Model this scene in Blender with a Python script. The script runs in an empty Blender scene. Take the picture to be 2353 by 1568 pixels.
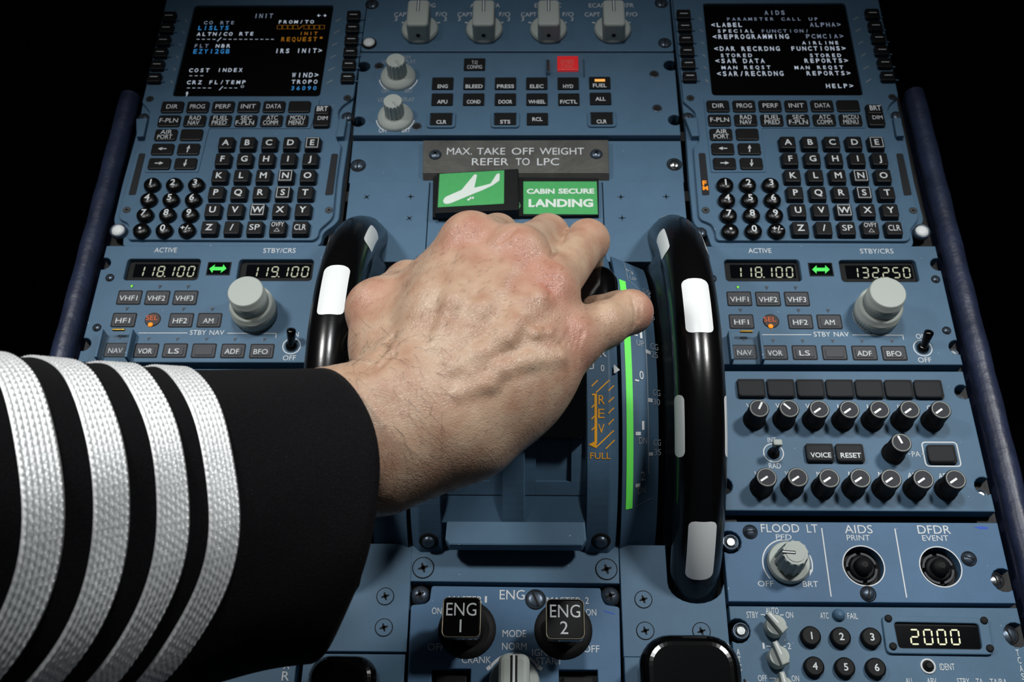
import bpy, bmesh, math, random
import numpy as np
from mathutils import Vector, Matrix
from mathutils.geometry import tessellate_polygon

random.seed(7)
PI = math.pi
COL = bpy.context.scene.collection
SC = bpy.context.scene

# ------------------------------------------------------------------ camera, world, lights, exposure
W, HH = 2353, 1568
FOC, TILT, ROLL, YAW = 2350.0, 0.51335441, -0.03675283, 0.04370732
CH = 0.525                    # camera height above the instrument panel plane (m)
Z0 = 0.62                     # height of the panel plane above the floor
_d = Vector((0, math.sin(TILT), -math.cos(TILT)))
_up0 = Vector((0, math.cos(TILT), math.sin(TILT)))
_r0 = Vector((1, 0, 0))
_rt = _r0 * math.cos(ROLL) + _up0 * math.sin(ROLL)
_up = -_r0 * math.sin(ROLL) + _up0 * math.cos(ROLL)
_Y = Matrix.Rotation(YAW, 3, 'Z')
FWD, UPV, RGT = _Y @ _d, _Y @ _up, _Y @ _rt

cam_data = bpy.data.cameras.new('camera')
cam = bpy.data.objects.new('camera', cam_data)
COL.objects.link(cam)
cam.matrix_world = Matrix.Translation((0, 0, CH + Z0)) @ Matrix((RGT, UPV, -FWD)).transposed().to_4x4()
cam_data.sensor_width = 36.0
cam_data.lens = FOC / W * 36.0
cam_data.clip_start = 0.01
cam_data.clip_end = 20
cam_data.dof.use_dof = True
cam_data.dof.focus_distance = 0.50
cam_data.dof.aperture_fstop = 18.0
SC.camera = cam

wd = bpy.data.worlds.new('world'); SC.world = wd
wd.use_nodes = True
wd.node_tree.nodes['Background'].inputs[0].default_value = (0.75, 0.85, 1.0, 1)
wd.node_tree.nodes['Background'].inputs[1].default_value = 0.03

SC.view_settings.view_transform = 'Standard'
SC.view_settings.look = 'None'
SC.view_settings.gamma = 1.0
SC.view_settings.use_curve_mapping = False
SC.view_settings.exposure = 0.0

def lamp(name, loc, target, power, size, spot, blend, col=(1, 0.97, 0.93)):
    l = bpy.data.lights.new(name, 'SPOT')
    l.energy = power; l.shadow_soft_size = size; l.spot_size = spot; l.spot_blend = blend; l.color = col
    o = bpy.data.objects.new(name, l); COL.objects.link(o)
    o.location = (loc[0], loc[1], loc[2] + Z0)
    dv = Vector(target) - Vector(loc)
    o.rotation_euler = dv.to_track_quat('-Z', 'Y').to_euler()
    return o
lamp('flood_lamp_captain', (-0.40, 0.42, 0.60), (-0.12, 0.18, 0.0), 9.4, 0.045, math.radians(68), 1.0, (1.0, 0.99, 0.97))
lamp('flood_lamp_officer', (0.38, 0.42, 0.60), (0.10, 0.165, 0.0), 10.2, 0.045, math.radians(66), 1.0, (1.0, 0.99, 0.97))
lamp('overhead_fill', (-0.05, 0.59, 1.15), (0.02, 0.19, 0.05), 21.0, 0.07, math.radians(54), 1.0, (0.97, 0.99, 1.0))  # added overhead fill for panels and hand, no known dome fitting

# ------------------------------------------------------------------ pixel -> panel geometry
def ray(u, v):
    return FWD + RGT * ((u - W / 2) / FOC) + UPV * ((HH / 2 - v) / FOC)
def P(u, v, z=0.0):
    r = ray(u, v)
    t = (CH - z) / (-r.z)
    return Vector((r.x * t, r.y * t, z))
def proj(p):
    q = Vector(p) - Vector((0, 0, CH))
    d = q.dot(FWD)
    return (W / 2 + FOC * q.dot(RGT) / d, HH / 2 - FOC * q.dot(UPV) / d)
def frame(x0, y0, s):
    return lambda x, y: (x0 + x / s, y0 + y / s)
F1 = frame(200, 0, 3.5652); F2 = frame(200, 220, 3.5652); F3 = frame(780, 0, 2.8695)
F5 = frame(1540, 0, 3.5652); F6 = frame(1540, 220, 3.5652); F7 = frame(780, 300, 2.736)
F8 = frame(1600, 540, 3.5652); F9 = frame(1620, 840, 3.2101); F10 = frame(1620, 1170, 3.2101)
F11 = frame(680, 1140, 2.401); F12 = frame(1000, 560, 2.45); F20 = frame(880, 1000, 4.0569)
S8, S9, S10, S11, S3, S7, S5 = 3.5652, 3.2101, 3.2101, 2.401, 2.8695, 2.736, 3.5652

# ------------------------------------------------------------------ materials
def lin(c):
    return tuple((x / 255 / 12.92) if x / 255 <= 0.04045 else ((x / 255 + 0.055) / 1.055) ** 2.4 for x in c) + (1.0,)
MATS = {}
def mat(name, col, rough=0.5, metal=0.0, bump=0.0, bscale=300.0, vary=0.0, vscale=40.0, emit=None, estr=0.0,
        trans=0.0, spec=0.5, coat=0.0, sheen=0.0, speck=None, alpha=1.0):
    m = bpy.data.materials.new(name); m.use_nodes = True
    nt = m.node_tree; b = nt.nodes['Principled BSDF']
    b.inputs['Base Color'].default_value = lin(col)
    b.inputs['Roughness'].default_value = rough
    b.inputs['Metallic'].default_value = metal
    b.inputs['Specular IOR Level'].default_value = spec
    b.inputs['Coat Weight'].default_value = coat
    b.inputs['Coat Roughness'].default_value = 0.08
    b.inputs['Sheen Weight'].default_value = sheen
    b.inputs['Transmission Weight'].default_value = trans
    b.inputs['Alpha'].default_value = alpha
    if trans: b.inputs['IOR'].default_value = 1.15
    if emit:
        b.inputs['Emission Color'].default_value = lin(emit); b.inputs['Emission Strength'].default_value = estr
    tc = nt.nodes.new('ShaderNodeTexCoord')
    if bump:
        n = nt.nodes.new('ShaderNodeTexNoise'); n.inputs['Scale'].default_value = bscale; n.inputs['Detail'].default_value = 3
        bp = nt.nodes.new('ShaderNodeBump'); bp.inputs['Strength'].default_value = bump; bp.inputs['Distance'].default_value = 0.0006
        nt.links.new(tc.outputs['Object'], n.inputs['Vector']); nt.links.new(n.outputs['Fac'], bp.inputs['Height'])
        nt.links.new(bp.outputs['Normal'], b.inputs['Normal'])
    if vary:
        n = nt.nodes.new('ShaderNodeTexNoise'); n.inputs['Scale'].default_value = vscale; n.inputs['Detail'].default_value = 6
        n.inputs['Roughness'].default_value = 0.65
        r = nt.nodes.new('ShaderNodeValToRGB')
        c = lin(col)
        r.color_ramp.elements[0].position = 0.3; r.color_ramp.elements[1].position = 0.7
        r.color_ramp.elements[0].color = tuple(x * (1 - vary) for x in c[:3]) + (1,)
        r.color_ramp.elements[1].color = tuple(min(1, x * (1 + vary)) for x in c[:3]) + (1,)
        nt.links.new(tc.outputs['Object'], n.inputs['Vector']); nt.links.new(n.outputs['Fac'], r.inputs['Fac'])
        last = r.outputs['Color']
        if speck:                                  # a few pale dust specks and chips
            v2 = nt.nodes.new('ShaderNodeTexNoise'); v2.inputs['Scale'].default_value = speck[0]; v2.inputs['Detail'].default_value = 1
            r2 = nt.nodes.new('ShaderNodeValToRGB')
            r2.color_ramp.elements[0].position = speck[1]; r2.color_ramp.elements[1].position = speck[1] + 0.03
            mx = nt.nodes.new('ShaderNodeMix'); mx.data_type = 'RGBA'
            nt.links.new(tc.outputs['Object'], v2.inputs['Vector']); nt.links.new(v2.outputs['Fac'], r2.inputs['Fac'])
            nt.links.new(r2.outputs['Color'], mx.inputs[0])
            nt.links.new(last, mx.inputs[6]); mx.inputs[7].default_value = lin(speck[2])
            last = mx.outputs[2]
        nt.links.new(last, b.inputs['Base Color'])
    MATS[name] = m
    return m
mat('blue_grey_paint', (79, 110, 135), 0.55, spec=0.3, bump=0.12, bscale=1400, vary=0.07, vscale=45, speck=(420, 0.80, (170, 180, 190)))
mat('blue_paint', (76, 110, 142), 0.55, spec=0.3, bump=0.12, bscale=1400, vary=0.08, vscale=45, speck=(420, 0.80, (170, 180, 190)))
mat('quadrant_paint', (70, 98, 122), 0.55, spec=0.3, bump=0.12, bscale=1400, vary=0.08, vscale=45)
mat('black_plastic', (16, 16, 18), 0.45, spec=0.3, bump=0.05, bscale=900)
mat('matte_black', (12, 13, 15), 0.6, spec=0.25, bump=0.1, bscale=900)
mat('gloss_black', (7, 7, 8), 0.13, coat=0.3)
mat('key_gloss', (9, 9, 10), 0.3, spec=0.35)
mat('wheel_black', (9, 9, 10), 0.22, bump=0.03, bscale=500)
mat('web_black', (22, 22, 22), 0.55, vary=0.5, vscale=60)
mat('void_black', (4, 4, 5), 0.8)
mat('screen_black', (3, 3, 4), 0.25)
mat('glass_black', (5, 6, 9), 0.12)
mat('button_grey', (60, 63, 68), 0.6, bump=0.15, bscale=1500)
mat('audio_button', (36, 38, 42), 0.65, spec=0.25, bump=0.15, bscale=1500)
mat('white_print', (215, 220, 222), 0.6)
mat('dim_print', (150, 158, 165), 0.6)
mat('knob_grey', (178, 186, 180), 0.5, spec=0.3, bump=0.05, bscale=900)
mat('knob_top', (52, 54, 59), 0.6, spec=0.2)
mat('steel', (190, 195, 196), 0.25, metal=1.0, bump=0.15, bscale=400)
mat('dark_steel', (86, 98, 112), 0.35, metal=0.7, bump=0.1, bscale=400)
mat('placard_metal', (96, 96, 92), 0.5, metal=0.55, bump=0.2, bscale=250, vary=0.25, vscale=60)
mat('brass', (190, 150, 70), 0.3, metal=1.0)
mat('trim_gold', (140, 130, 108), 0.4, metal=0.6)
mat('white_mark', (238, 242, 242), 0.35)
mat('card_green', (70, 172, 96), 0.5, vary=0.05, vscale=200)
mat('card_white', (226, 238, 230), 0.5)
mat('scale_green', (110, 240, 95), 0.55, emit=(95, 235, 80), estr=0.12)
mat('orange_print', (240, 168, 30), 0.6)
mat('yellow_print', (200, 205, 60), 0.6)
mat('crt_white', (40, 45, 50), 0.5, emit=(205, 218, 235), estr=0.62)
mat('crt_dim', (30, 34, 38), 0.5, emit=(150, 165, 190), estr=0.42)
mat('crt_cyan', (20, 40, 60), 0.5, emit=(60, 150, 220), estr=0.55)
mat('crt_amber', (50, 35, 10), 0.5, emit=(190, 125, 20), estr=0.45)
mat('led_digit', (60, 60, 50), 0.5, emit=(205, 208, 180), estr=0.7)
mat('led_bright', (60, 60, 50), 0.5, emit=(240, 240, 200), estr=0.95)
mat('lamp_green', (30, 90, 40), 0.5, emit=(70, 245, 90), estr=0.85)
mat('lamp_lime', (30, 90, 20), 0.5, emit=(130, 250, 30), estr=0.95)
mat('lamp_orange', (120, 60, 10), 0.5, emit=(255, 150, 20), estr=0.95)
mat('lamp_amber_bar', (120, 80, 30), 0.5, emit=(255, 180, 90), estr=1.0)
mat('legend_orange', (130, 50, 10), 0.5, emit=(225, 90, 10), estr=0.6)
mat('red_button', (205, 22, 24), 0.4, emit=(215, 12, 14), estr=0.4)  # glow put into the red to brighten it under its cover
mat('red_print', (225, 120, 110), 0.5)
mat('sel_brown', (48, 30, 20), 0.4)
mat('clear_plastic', (120, 135, 145), 0.14, alpha=0.055)
mat('blue_pen', (50, 90, 190), 0.7)
mat('navy_leather', (38, 46, 70), 0.40, bump=0.75, bscale=170, vary=0.35, vscale=60)
mat('pedestal_black', (9, 10, 13), 0.6)
mat('carpet', (6, 7, 10), 0.95, bump=0.8, bscale=400)
mat('seat_fabric', (9, 11, 20), 0.9, bump=0.5, bscale=500)

# ------------------------------------------------------------------ mesh building
class MB:
    def __init__(self): self.v = []; self.f = []; self.m = []; self.s = []; self.mats = []
    def mi(self, name):
        if name not in self.mats: self.mats.append(name)
        return self.mats.index(name)
    def add(self, vs, fs, m, smooth=False):
        o = len(self.v); k = self.mi(m)
        self.v += [tuple(p) for p in vs]
        for f in fs:
            self.f.append([i + o for i in f]); self.m.append(k); self.s.append(smooth)
    def prism(self, loops, z0, z1, m, bev=0.0, bottom=False, seg=2, top=True):
        """outer CCW outline (plus CW holes) of (x, y), extruded z0..z1 with a rounded top edge"""
        if loops and not isinstance(loops[0][0], (list, tuple, Vector)): loops = [loops]
        rings = []
        fixed = []
        for k, lp in enumerate(loops):
            lp = [(p[0], p[1]) for p in lp]
            a = sum(lp[i - 1][0] * lp[i][1] - lp[i][0] * lp[i - 1][1] for i in range(len(lp)))
            if (a > 0) != (k == 0): lp = lp[::-1]
            fixed.append(lp)
        prof = [(0.0, z0), (0.0, z1 - bev)]
        if bev:
            for i in range(1, seg + 1):
                t = i / seg * PI / 2
                prof.append((bev * (1 - math.cos(t)), z1 - bev + bev * math.sin(t)))
        topl = []
        for lp in fixed:
            n = len(lp); vs = []; fs = []
            for off, z in prof:
                q = inset(lp, off) if off else lp
                vs += [(x, y, z) for x, y in q]
            for r in range(len(prof) - 1):
                for i in range(n):
                    j = (i + 1) % n
                    fs.append((r * n + i, r * n + j, (r + 1) * n + j, (r + 1) * n + i))
            self.add(vs, fs, m)
            topl.append([Vector((x, y, 0)) for x, y, _ in vs[-n:]])
        if top:
            tri = tessellate_polygon(topl)
            flat = [(p.x, p.y, z1) for l in topl for p in l]
            self.add(flat, [t for t in tri], m)
        if bottom:
            fl = [[Vector((x, y, 0)) for x, y in lp] for lp in fixed]
            tri = tessellate_polygon(fl)
            self.add([(p.x, p.y, z0) for l in fl for p in l], [t[::-1] for t in tri], m)
    def flat(self, pts, z, m):
        vs = [Vector((p[0], p[1], 0)) for p in pts]
        self.add([(p.x, p.y, z) for p in vs], tessellate_polygon([vs]), m)
    def lathe(self, prof, c, m, seg=40, axis=Vector((0, 0, 1)), smooth=True, flute=None, cap=True):
        """profile of (radius, height) around axis through c"""
        ax = Vector(axis).normalized()
        a = ax.orthogonal().normalized() if abs(ax.z) < 0.99 else Vector((1, 0, 0))
        b = ax.cross(a)
        vs = []; fs = []; n = len(prof)
        for i in range(seg):
            t = 2 * PI * i / seg
            for (r, h) in prof:
                rr = r * (1 + flute[0] * (1 if (i % flute[1]) < flute[1] / 2 else -1)) if (flute and r > flute[2]) else r
                vs.append(Vector(c) + ax * h + (a * math.cos(t) + b * math.sin(t)) * rr)
        for i in range(seg):
            j = (i + 1) % seg
            for k in range(n - 1):
                fs.append((i * n + k, j * n + k, j * n + k + 1, i * n + k + 1))
        self.add(vs, fs, m, smooth)
        if cap:
            self.add([vs[i * n + n - 1] for i in range(seg)], [tuple(range(seg))], m)
    def tube(self, pts, rad, m, seg=14, cap=True):
        pts = [Vector(p) for p in pts]; vs = []; fs = []
        rad = rad if isinstance(rad, (list, tuple)) else [rad] * len(pts)
        prev = None
        for i, p in enumerate(pts):
            t = (pts[min(i + 1, len(pts) - 1)] - pts[max(i - 1, 0)]).normalized()
            a = t.orthogonal().normalized() if prev is None else (prev - t * prev.dot(t)).normalized()
            prev = a; b = t.cross(a)
            for k in range(seg):
                w = 2 * PI * k / seg
                vs.append(p + (a * math.cos(w) + b * math.sin(w)) * rad[i])
        for i in range(len(pts) - 1):
            for k in range(seg):
                l = (k + 1) % seg
                fs.append((i * seg + k, i * seg + l, (i + 1) * seg + l, (i + 1) * seg + k))
        self.add(vs, fs, m, True)
        if cap:
            self.add(vs[:seg], [tuple(range(seg))[::-1]], m); self.add(vs[-seg:], [tuple(range(seg))], m)
    def line(self, pts, w, z, m, mp=None, closed=False):
        """flat ribbon along pts"""
        pts = [Vector((p[0], p[1], 0)) for p in pts]
        n = len(pts); L = []; R = []
        for i in range(n):
            if closed: d = pts[(i + 1) % n] - pts[i - 1]
            else: d = pts[min(i + 1, n - 1)] - pts[max(i - 1, 0)]
            d.normalize(); nn = Vector((-d.y, d.x, 0)) * w / 2
            L.append(pts[i] + nn); R.append(pts[i] - nn)
        vs = []; fs = []
        for a, b in zip(L, R): vs += [a, b]
        for i in range(n if closed else n - 1):
            j = (i + 1) % n
            fs.append((2 * i, 2 * i + 1, 2 * j + 1, 2 * j))
        mp = mp or (lambda x, y: (x, y, z))
        self.add([mp(p.x, p.y) for p in vs], fs, m)
    def text(self, s, cx, cy, h, m, mp, w=None, bold=0, rot=0.0, slant=0.0):
        """centred text; cap height h, optional fitted width w, mapped through mp(x, y)"""
        x = 0; vs = []; fs = []
        for ch in s:
            gv, gf, adv = glyph(ch, bold)
            o = len(vs)
            vs += [(px + x, py) for px, py in gv]
            fs += [[i + o for i in f] for f in gf]
            x += adv
        if not vs: return
        x0 = min(p[0] for p in vs); x1 = max(p[0] for p in vs)
        sx = (w / (x1 - x0)) if w else h
        c, sn = math.cos(rot), math.sin(rot)
        out = []
        for px, py in vs:
            a = (px - (x0 + x1) / 2) * sx; b = (py - 0.5) * h
            a += b * slant
            out.append(mp(cx + a * c - b * sn, cy + a * sn + b * c))
        self.add(out, fs, m)
    def build(self, name, parent=None, label=None, origin=None):
        me = bpy.data.meshes.new(name)
        vs = np.array(self.v, dtype=float).reshape(-1, 3)
        if origin is None:
            lo, hi = vs.min(0), vs.max(0)
            origin = ((lo[0] + hi[0]) / 2, (lo[1] + hi[1]) / 2, lo[2])
        org = Vector(origin)
        me.from_pydata([tuple(p) for p in (vs - np.array(origin))], [], self.f)
        for n in self.mats: me.materials.append(MATS[n])
        me.polygons.foreach_set('material_index', self.m)
        me.polygons.foreach_set('use_smooth', self.s)
        me.update()
        ob = bpy.data.objects.new(name, me); COL.objects.link(ob)
        wl = org + Vector((0, 0, Z0))
        if parent is not None:
            ob.parent = parent
            ob.location = wl - WLOC[parent.name]
        else:
            ob.location = wl
        WLOC[ob.name] = wl
        if label: ob['label'] = label
        return ob
WLOC = {}
def inset(lp, d):
    n = len(lp); out = []
    for i in range(n):
        p0, p1, p2 = lp[i - 1], lp[i], lp[(i + 1) % n]
        e1 = (p1[0] - p0[0], p1[1] - p0[1]); e2 = (p2[0] - p1[0], p2[1] - p1[1])
        l1 = math.hypot(*e1) or 1e-9; l2 = math.hypot(*e2) or 1e-9
        n1 = (-e1[1] / l1, e1[0] / l1); n2 = (-e2[1] / l2, e2[0] / l2)
        bx, by = n1[0] + n2[0], n1[1] + n2[1]
        q = bx * bx + by * by
        k = 2 * d / q if q > 0.4 else d
        out.append((p1[0] + bx * k, p1[1] + by * k))
    return out
def thing(name, label, cat, loc, group=None):
    o = bpy.data.objects.new(name, None); COL.objects.link(o)
    o.empty_display_size = 0.02
    o.location = (loc[0], loc[1], loc[2] + Z0)
    o['label'] = label; o['category'] = cat
    if group: o['group'] = group
    WLOC[o.name] = Vector(o.location)
    return o
def tag(o, label, cat, group=None, kind=None):
    if label: o['label'] = label
    if cat: o['category'] = cat
    if group: o['group'] = group
    if kind: o['kind'] = kind
    return o

# ------------------------------------------------------------------ lettering
_GL = {}
def _txt(s, bold):
    cu = bpy.data.curves.new('t', 'FONT'); cu.body = s; cu.size = 1.0; cu.resolution_u = 3
    cu.offset = [0.0, 0.018, 0.04][bold]
    ob = bpy.data.objects.new('t', cu); COL.objects.link(ob)
    dg = bpy.context.evaluated_depsgraph_get(); dg.update()
    me = bpy.data.meshes.new_from_object(ob.evaluated_get(dg))
    vs = [(v.co.x, v.co.y) for v in me.vertices]; fs = [list(p.vertices) for p in me.polygons]
    bpy.data.objects.remove(ob); bpy.data.curves.remove(cu); bpy.data.meshes.remove(me)
    return vs, fs
_HB = {}
def glyph(ch, bold=0):
    if (ch, bold) in _GL: return _GL[(ch, bold)]
    if bold not in _HB:
        a, _ = _txt('H', bold); b, _ = _txt('HH', bold)
        capx = max(p[0] for p in a)
        _HB[bold] = (max(p[1] for p in a), max(p[0] for p in b), capx, min(p[1] for p in a))
    cap, hh, hx, base = _HB[bold]
    s = cap - base
    if ch == ' ':
        _GL[(ch, bold)] = ([], [], 0.55); return _GL[(ch, bold)]
    v2, f2 = _txt(ch, bold)
    b, _ = _txt('H' + ch + 'H', bold)
    adv = max(p[0] for p in b) - hh
    _GL[(ch, bold)] = ([(x / s, (y - base) / s) for x, y in v2], f2, adv / s)
    return _GL[(ch, bold)]
class Fld:
    """a flat field of the panel at height z, with an offset for the second copy of a unit"""
    def __init__(self, F, S, off=(0, 0)): self.F = F; self.S = S; self.off = off
    def p(self, x, y, z=0.0):
        q = P(*self.F(x, y), z)
        return Vector((q.x + self.off[0], q.y + self.off[1], z))
    def xy(self, x, y, z=0.0):
        q = self.p(x, y, z); return (q.x, q.y)
    def poly(self, pts, z=0.0): return [self.xy(*p, z) for p in pts]
    def wid(self, x, y, w, z=0.0):
        return (self.p(x + w / 2, y, z) - self.p(x - w / 2, y, z)).length
    def hgt(self, x, y, h, z=0.0):
        return (self.p(x, y + h / 2, z) - self.p(x, y - h / 2, z)).length
    def text(self, mb, s, x, y, h, w=None, m='white_print', z=0.0, bold=0, lift=0.00012, slant=0.0, mono=False):
        c = self.p(x, y, z)
        if mono:                                   # screen lettering stands in equal cells
            n = len(s); tot = self.wid(x, y, w, z); pit = tot / (n - 0.35) if n > 1 else tot
            for i, ch in enumerate(s):
                if ch == ' ': continue
                gv = glyph(ch, 0)[0]; nat = (max(p[0] for p in gv) - min(p[0] for p in gv)) * self.hgt(x, y, h, z)
                mb.text(ch, c.x + (i - (n - 1) / 2) * pit, c.y, self.hgt(x, y, h, z), m, lambda a, b: (a, b, z + lift), w=min(nat, pit * .68), bold=bold)
            return
        mb.text(s, c.x, c.y, self.hgt(x, y, h, z), m, lambda a, b: (a, b, z + lift),
                w=self.wid(x, y, w, z) if w else None, bold=bold, slant=slant)
    def line(self, mb, pts, w, m='white_print', z=0.0, lift=0.00012, closed=False):
        mb.line(self.poly(pts, z), self.wid(*pts[0], w, z), z + lift, m, closed=closed)
    def rect(self, x, y, w, h, z=0.0, r=0.0, n=4):
        c = self.p(x, y, z)
        return rrect(c.x, c.y, self.wid(x, y, w, z), self.hgt(x, y, h, z), self.wid(x, y, r, z) if r else 0, n)
    def zfit(self, base, top):
        """height that lifts the base point of an upright knob to its seen top"""
        b = self.p(*base, 0); r = ray(*self.F(*top))
        best = None
        for i in range(1, 800):
            z = i * 0.0001; q = self.p(*top, z)
            e = (q - Vector((b.x, b.y, z))).length
            if best is None or e < best[0]: best = (e, z)
        return best[1]
def rrect(cx, cy, w, h, r=0.0, n=4):
    if r <= 0: return [(cx - w / 2, cy - h / 2), (cx + w / 2, cy - h / 2), (cx + w / 2, cy + h / 2), (cx - w / 2, cy + h / 2)]
    r = min(r, w / 2 * 0.98, h / 2 * 0.98); out = []
    for (sx, sy, a0) in ((1, -1, -PI / 2), (1, 1, 0), (-1, 1, PI / 2), (-1, -1, PI)):
        for i in range(n + 1):
            a = a0 + PI / 2 * i / n
            out.append((cx + sx * (w / 2 - r) + r * math.cos(a), cy + sy * (h / 2 - r) + r * math.sin(a)))
    return out
def circ(cx, cy, r, n=28, a0=0.0, a1=2 * PI):
    k = n if abs(a1 - a0) > 6.28 else n + 1
    return [(cx + r * math.cos(a0 + (a1 - a0) * i / n), cy + r * math.sin(a0 + (a1 - a0) * i / n)) for i in range(k)]
def roundpoly(pts, r, n=3):
    """round the corners of a polygon"""
    out = []; N = len(pts)
    for i in range(N):
        p0, p1, p2 = Vector(pts[i - 1]), Vector(pts[i]), Vector(pts[(i + 1) % N])
        a = (p0 - p1); b = (p2 - p1)
        k = min(r, a.length * 0.45, b.length * 0.45)
        A = p1 + a.normalized() * k; B = p1 + b.normalized() * k
        for j in range(n + 1):
            t = j / n
            out.append(tuple(A * (1 - t) ** 2 + p1 * 2 * t * (1 - t) + B * t * t))
    return out
def bite(pts, i, c, r, n=10):
    """replace the edge leaving point i by one with a round bite of radius r about c (points are CCW)"""
    a = Vector(pts[i]); b = Vector(pts[(i + 1) % len(pts)]); d = (b - a).normalized()
    nrm = Vector((-d.y, d.x)); c = Vector(c)
    k = (c - a).dot(d); off = (c - a).dot(nrm)
    hf = math.sqrt(max(1e-9, r * r - off * off))
    p0 = a + d * (k - hf); p1 = a + d * (k + hf)
    a0 = math.atan2(*(p0 - c).yx); a1 = math.atan2(*(p1 - c).yx)
    while a1 > a0: a1 -= 2 * PI
    arc = [(c.x + r * math.cos(a0 + (a1 - a0) * j / n), c.y + r * math.sin(a0 + (a1 - a0) * j / n)) for j in range(n + 1)]
    return arc
def with_bites(pts, bites):
    """bites: list of (edge index, centre, radius); inserted in order along each edge"""
    out = []
    for i, p in enumerate(pts):
        out.append(tuple(p))
        bs = [b for b in bites if b[0] == i]
        bs.sort(key=lambda b: (Vector(b[1]) - Vector(p)).length)
        for b in bs: out += bite(pts, i, b[1], b[2])
    return out
SEG = {'0': 'abcdef', '1': 'bc', '2': 'abged', '3': 'abgcd', '4': 'fgbc', '5': 'afgcd', '6': 'afgedc', '7': 'abc', '8': 'abcdefg', '9': 'abcdfg'}
def seg7(mb, fld, s, x0, x1, y0, y1, m, z, cells, lift=0.0001, t=0.16, slant=0.06):
    """seven segment digits between zoom coordinates; cells = number of digit cells"""
    c0 = fld.p(x0, (y0 + y1) / 2, z); c1 = fld.p(x1, (y0 + y1) / 2, z)
    h = fld.hgt((x0 + x1) / 2, (y0 + y1) / 2, y1 - y0, z)
    tot = c1.x - c0.x; pitch = tot / (cells - 0.22); w = pitch * 0.70; cy = (c0.y + c1.y) / 2
    i = 0
    for ch in s:
        if ch == '.':
            x = c0.x + i * pitch - (pitch - w) * 0.62
            mb.flat(circ(x, cy - h / 2 + h * .05, h * 0.06, 8), z + lift, m); continue
        bx = c0.x + i * pitch; k = h * t * 0.62; g = h * 0.03
        def bar(p, q):
            p = Vector(p); q = Vector(q); d = (q - p).normalized(); p = p + d * g; q = q - d * g
            n = Vector((-d.y, d.x)) * k / 2; e = d * k * .5
            pts = [p, p + e + n, q - e + n, q, q - e - n, p + e - n]
            pts = [(a.x + (a.y - cy) * slant, a.y) for a in pts]
            mb.flat(pts, z + lift, m)
        l, r, tp, md, bt = bx + k / 2, bx + w - k / 2, cy + h / 2 - k / 2, cy, cy - h / 2 + k / 2
        E = {'a': ((l, tp), (r, tp)), 'b': ((r, md), (r, tp)), 'c': ((r, bt), (r, md)), 'd': ((l, bt), (r, bt)),
             'e': ((l, bt), (l, md)), 'f': ((l, md), (l, tp)), 'g': ((l, md), (r, md))}
        for q in SEG[ch]: bar(*E[q])
        i += 1
def slot_screw(c, r, z, m='dark_steel', ang=0.9, h=0.0012):
    """round head screw with one slot and a dark ring around it"""
    mb = MB()
    mb.lathe([(r * 1.22, 0.0001), (r * 1.22, 0.0004), (r * 1.04, 0.0004)], (c[0], c[1], z), 'void_black', 28, cap=False)
    prof = [(r, 0)] + [(r * math.cos(t), h * math.sin(t)) for t in (0.5, 0.9, 1.2, 1.4)]
    mb.lathe(prof, (c[0], c[1], z), m, 28)
    d = Vector((math.cos(ang), math.sin(ang))) * r * 0.9; n = Vector((-math.sin(ang), math.cos(ang))) * r * 0.12
    o = Vector((c[0], c[1]))
    mb.flat([o + d + n, o - d + n, o - d - n, o + d - n], z + h * 1.02, 'void_black')
    return mb
def cross_screw(c, r, z, m='blue_grey_paint', ang=0.35, dome=0.0, ring=True):
    """flush or domed cross recess screw"""
    mb = MB(); o = Vector((c[0], c[1]))
    if ring: mb.lathe([(r * 1.08, 0.00005), (r * 1.08, 0.0002), (r * 0.99, 0.0002)], (c[0], c[1], z), 'void_black', 26, cap=False)
    prof = [(r, 0), (r * .97, 0.0003)] if not dome else [(r, 0)] + [(r * math.cos(t), dome * math.sin(t)) for t in (0.4, 0.8, 1.1, 1.35)]
    mb.lathe(prof, (c[0], c[1], z), m, 26)
    zt = z + (dome if dome else 0.0003) + 0.0001
    for k in (0, 1):
        a = ang + k * PI / 2
        d = Vector((math.cos(a), math.sin(a))) * r * 0.5; n = Vector((-math.sin(a), math.cos(a))) * r * 0.14
        mb.flat([o + d + n * .5, o + n * 1.3, o - d + n * .5, o - d - n * .5, o - n * 1.3, o + d - n * .5], zt, 'void_black')
    return mb
def cross_mark(c, r, z, ang=0.0):
    mb = MB(); o = Vector((c[0], c[1]))
    mb.lathe([(r * .62, 0.0), (r * .6, 0.0001)], (c[0], c[1], z), 'blue_grey_paint', 14)
    for k in (0, 1):
        a = ang + k * PI / 2
        d = Vector((math.cos(a), math.sin(a))) * r; n = Vector((-math.sin(a), math.cos(a))) * r * 0.2
        mb.flat([o + d, o + n, o - d, o - n], z + 0.0002, 'void_black')
    return mb
def quarter_turn(c, r, z, m='steel'):
    """corner fastener seen down in its notch"""
    mb = MB()
    mb.lathe([(r * 1.25, -0.004), (r * 1.25, 0.0), (r * 1.05, 0.0003), (r, -0.001)], (c[0], c[1], z), 'dark_steel', 28, cap=False)
    mb.lathe([(r, -0.001), (r * 0.93, 0.0), (r * 0.6, 0.0004)], (c[0], c[1], z), m, 28)
    return mb
PT = -0.008      # underside of the panels = top of the black pedestal tray

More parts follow.
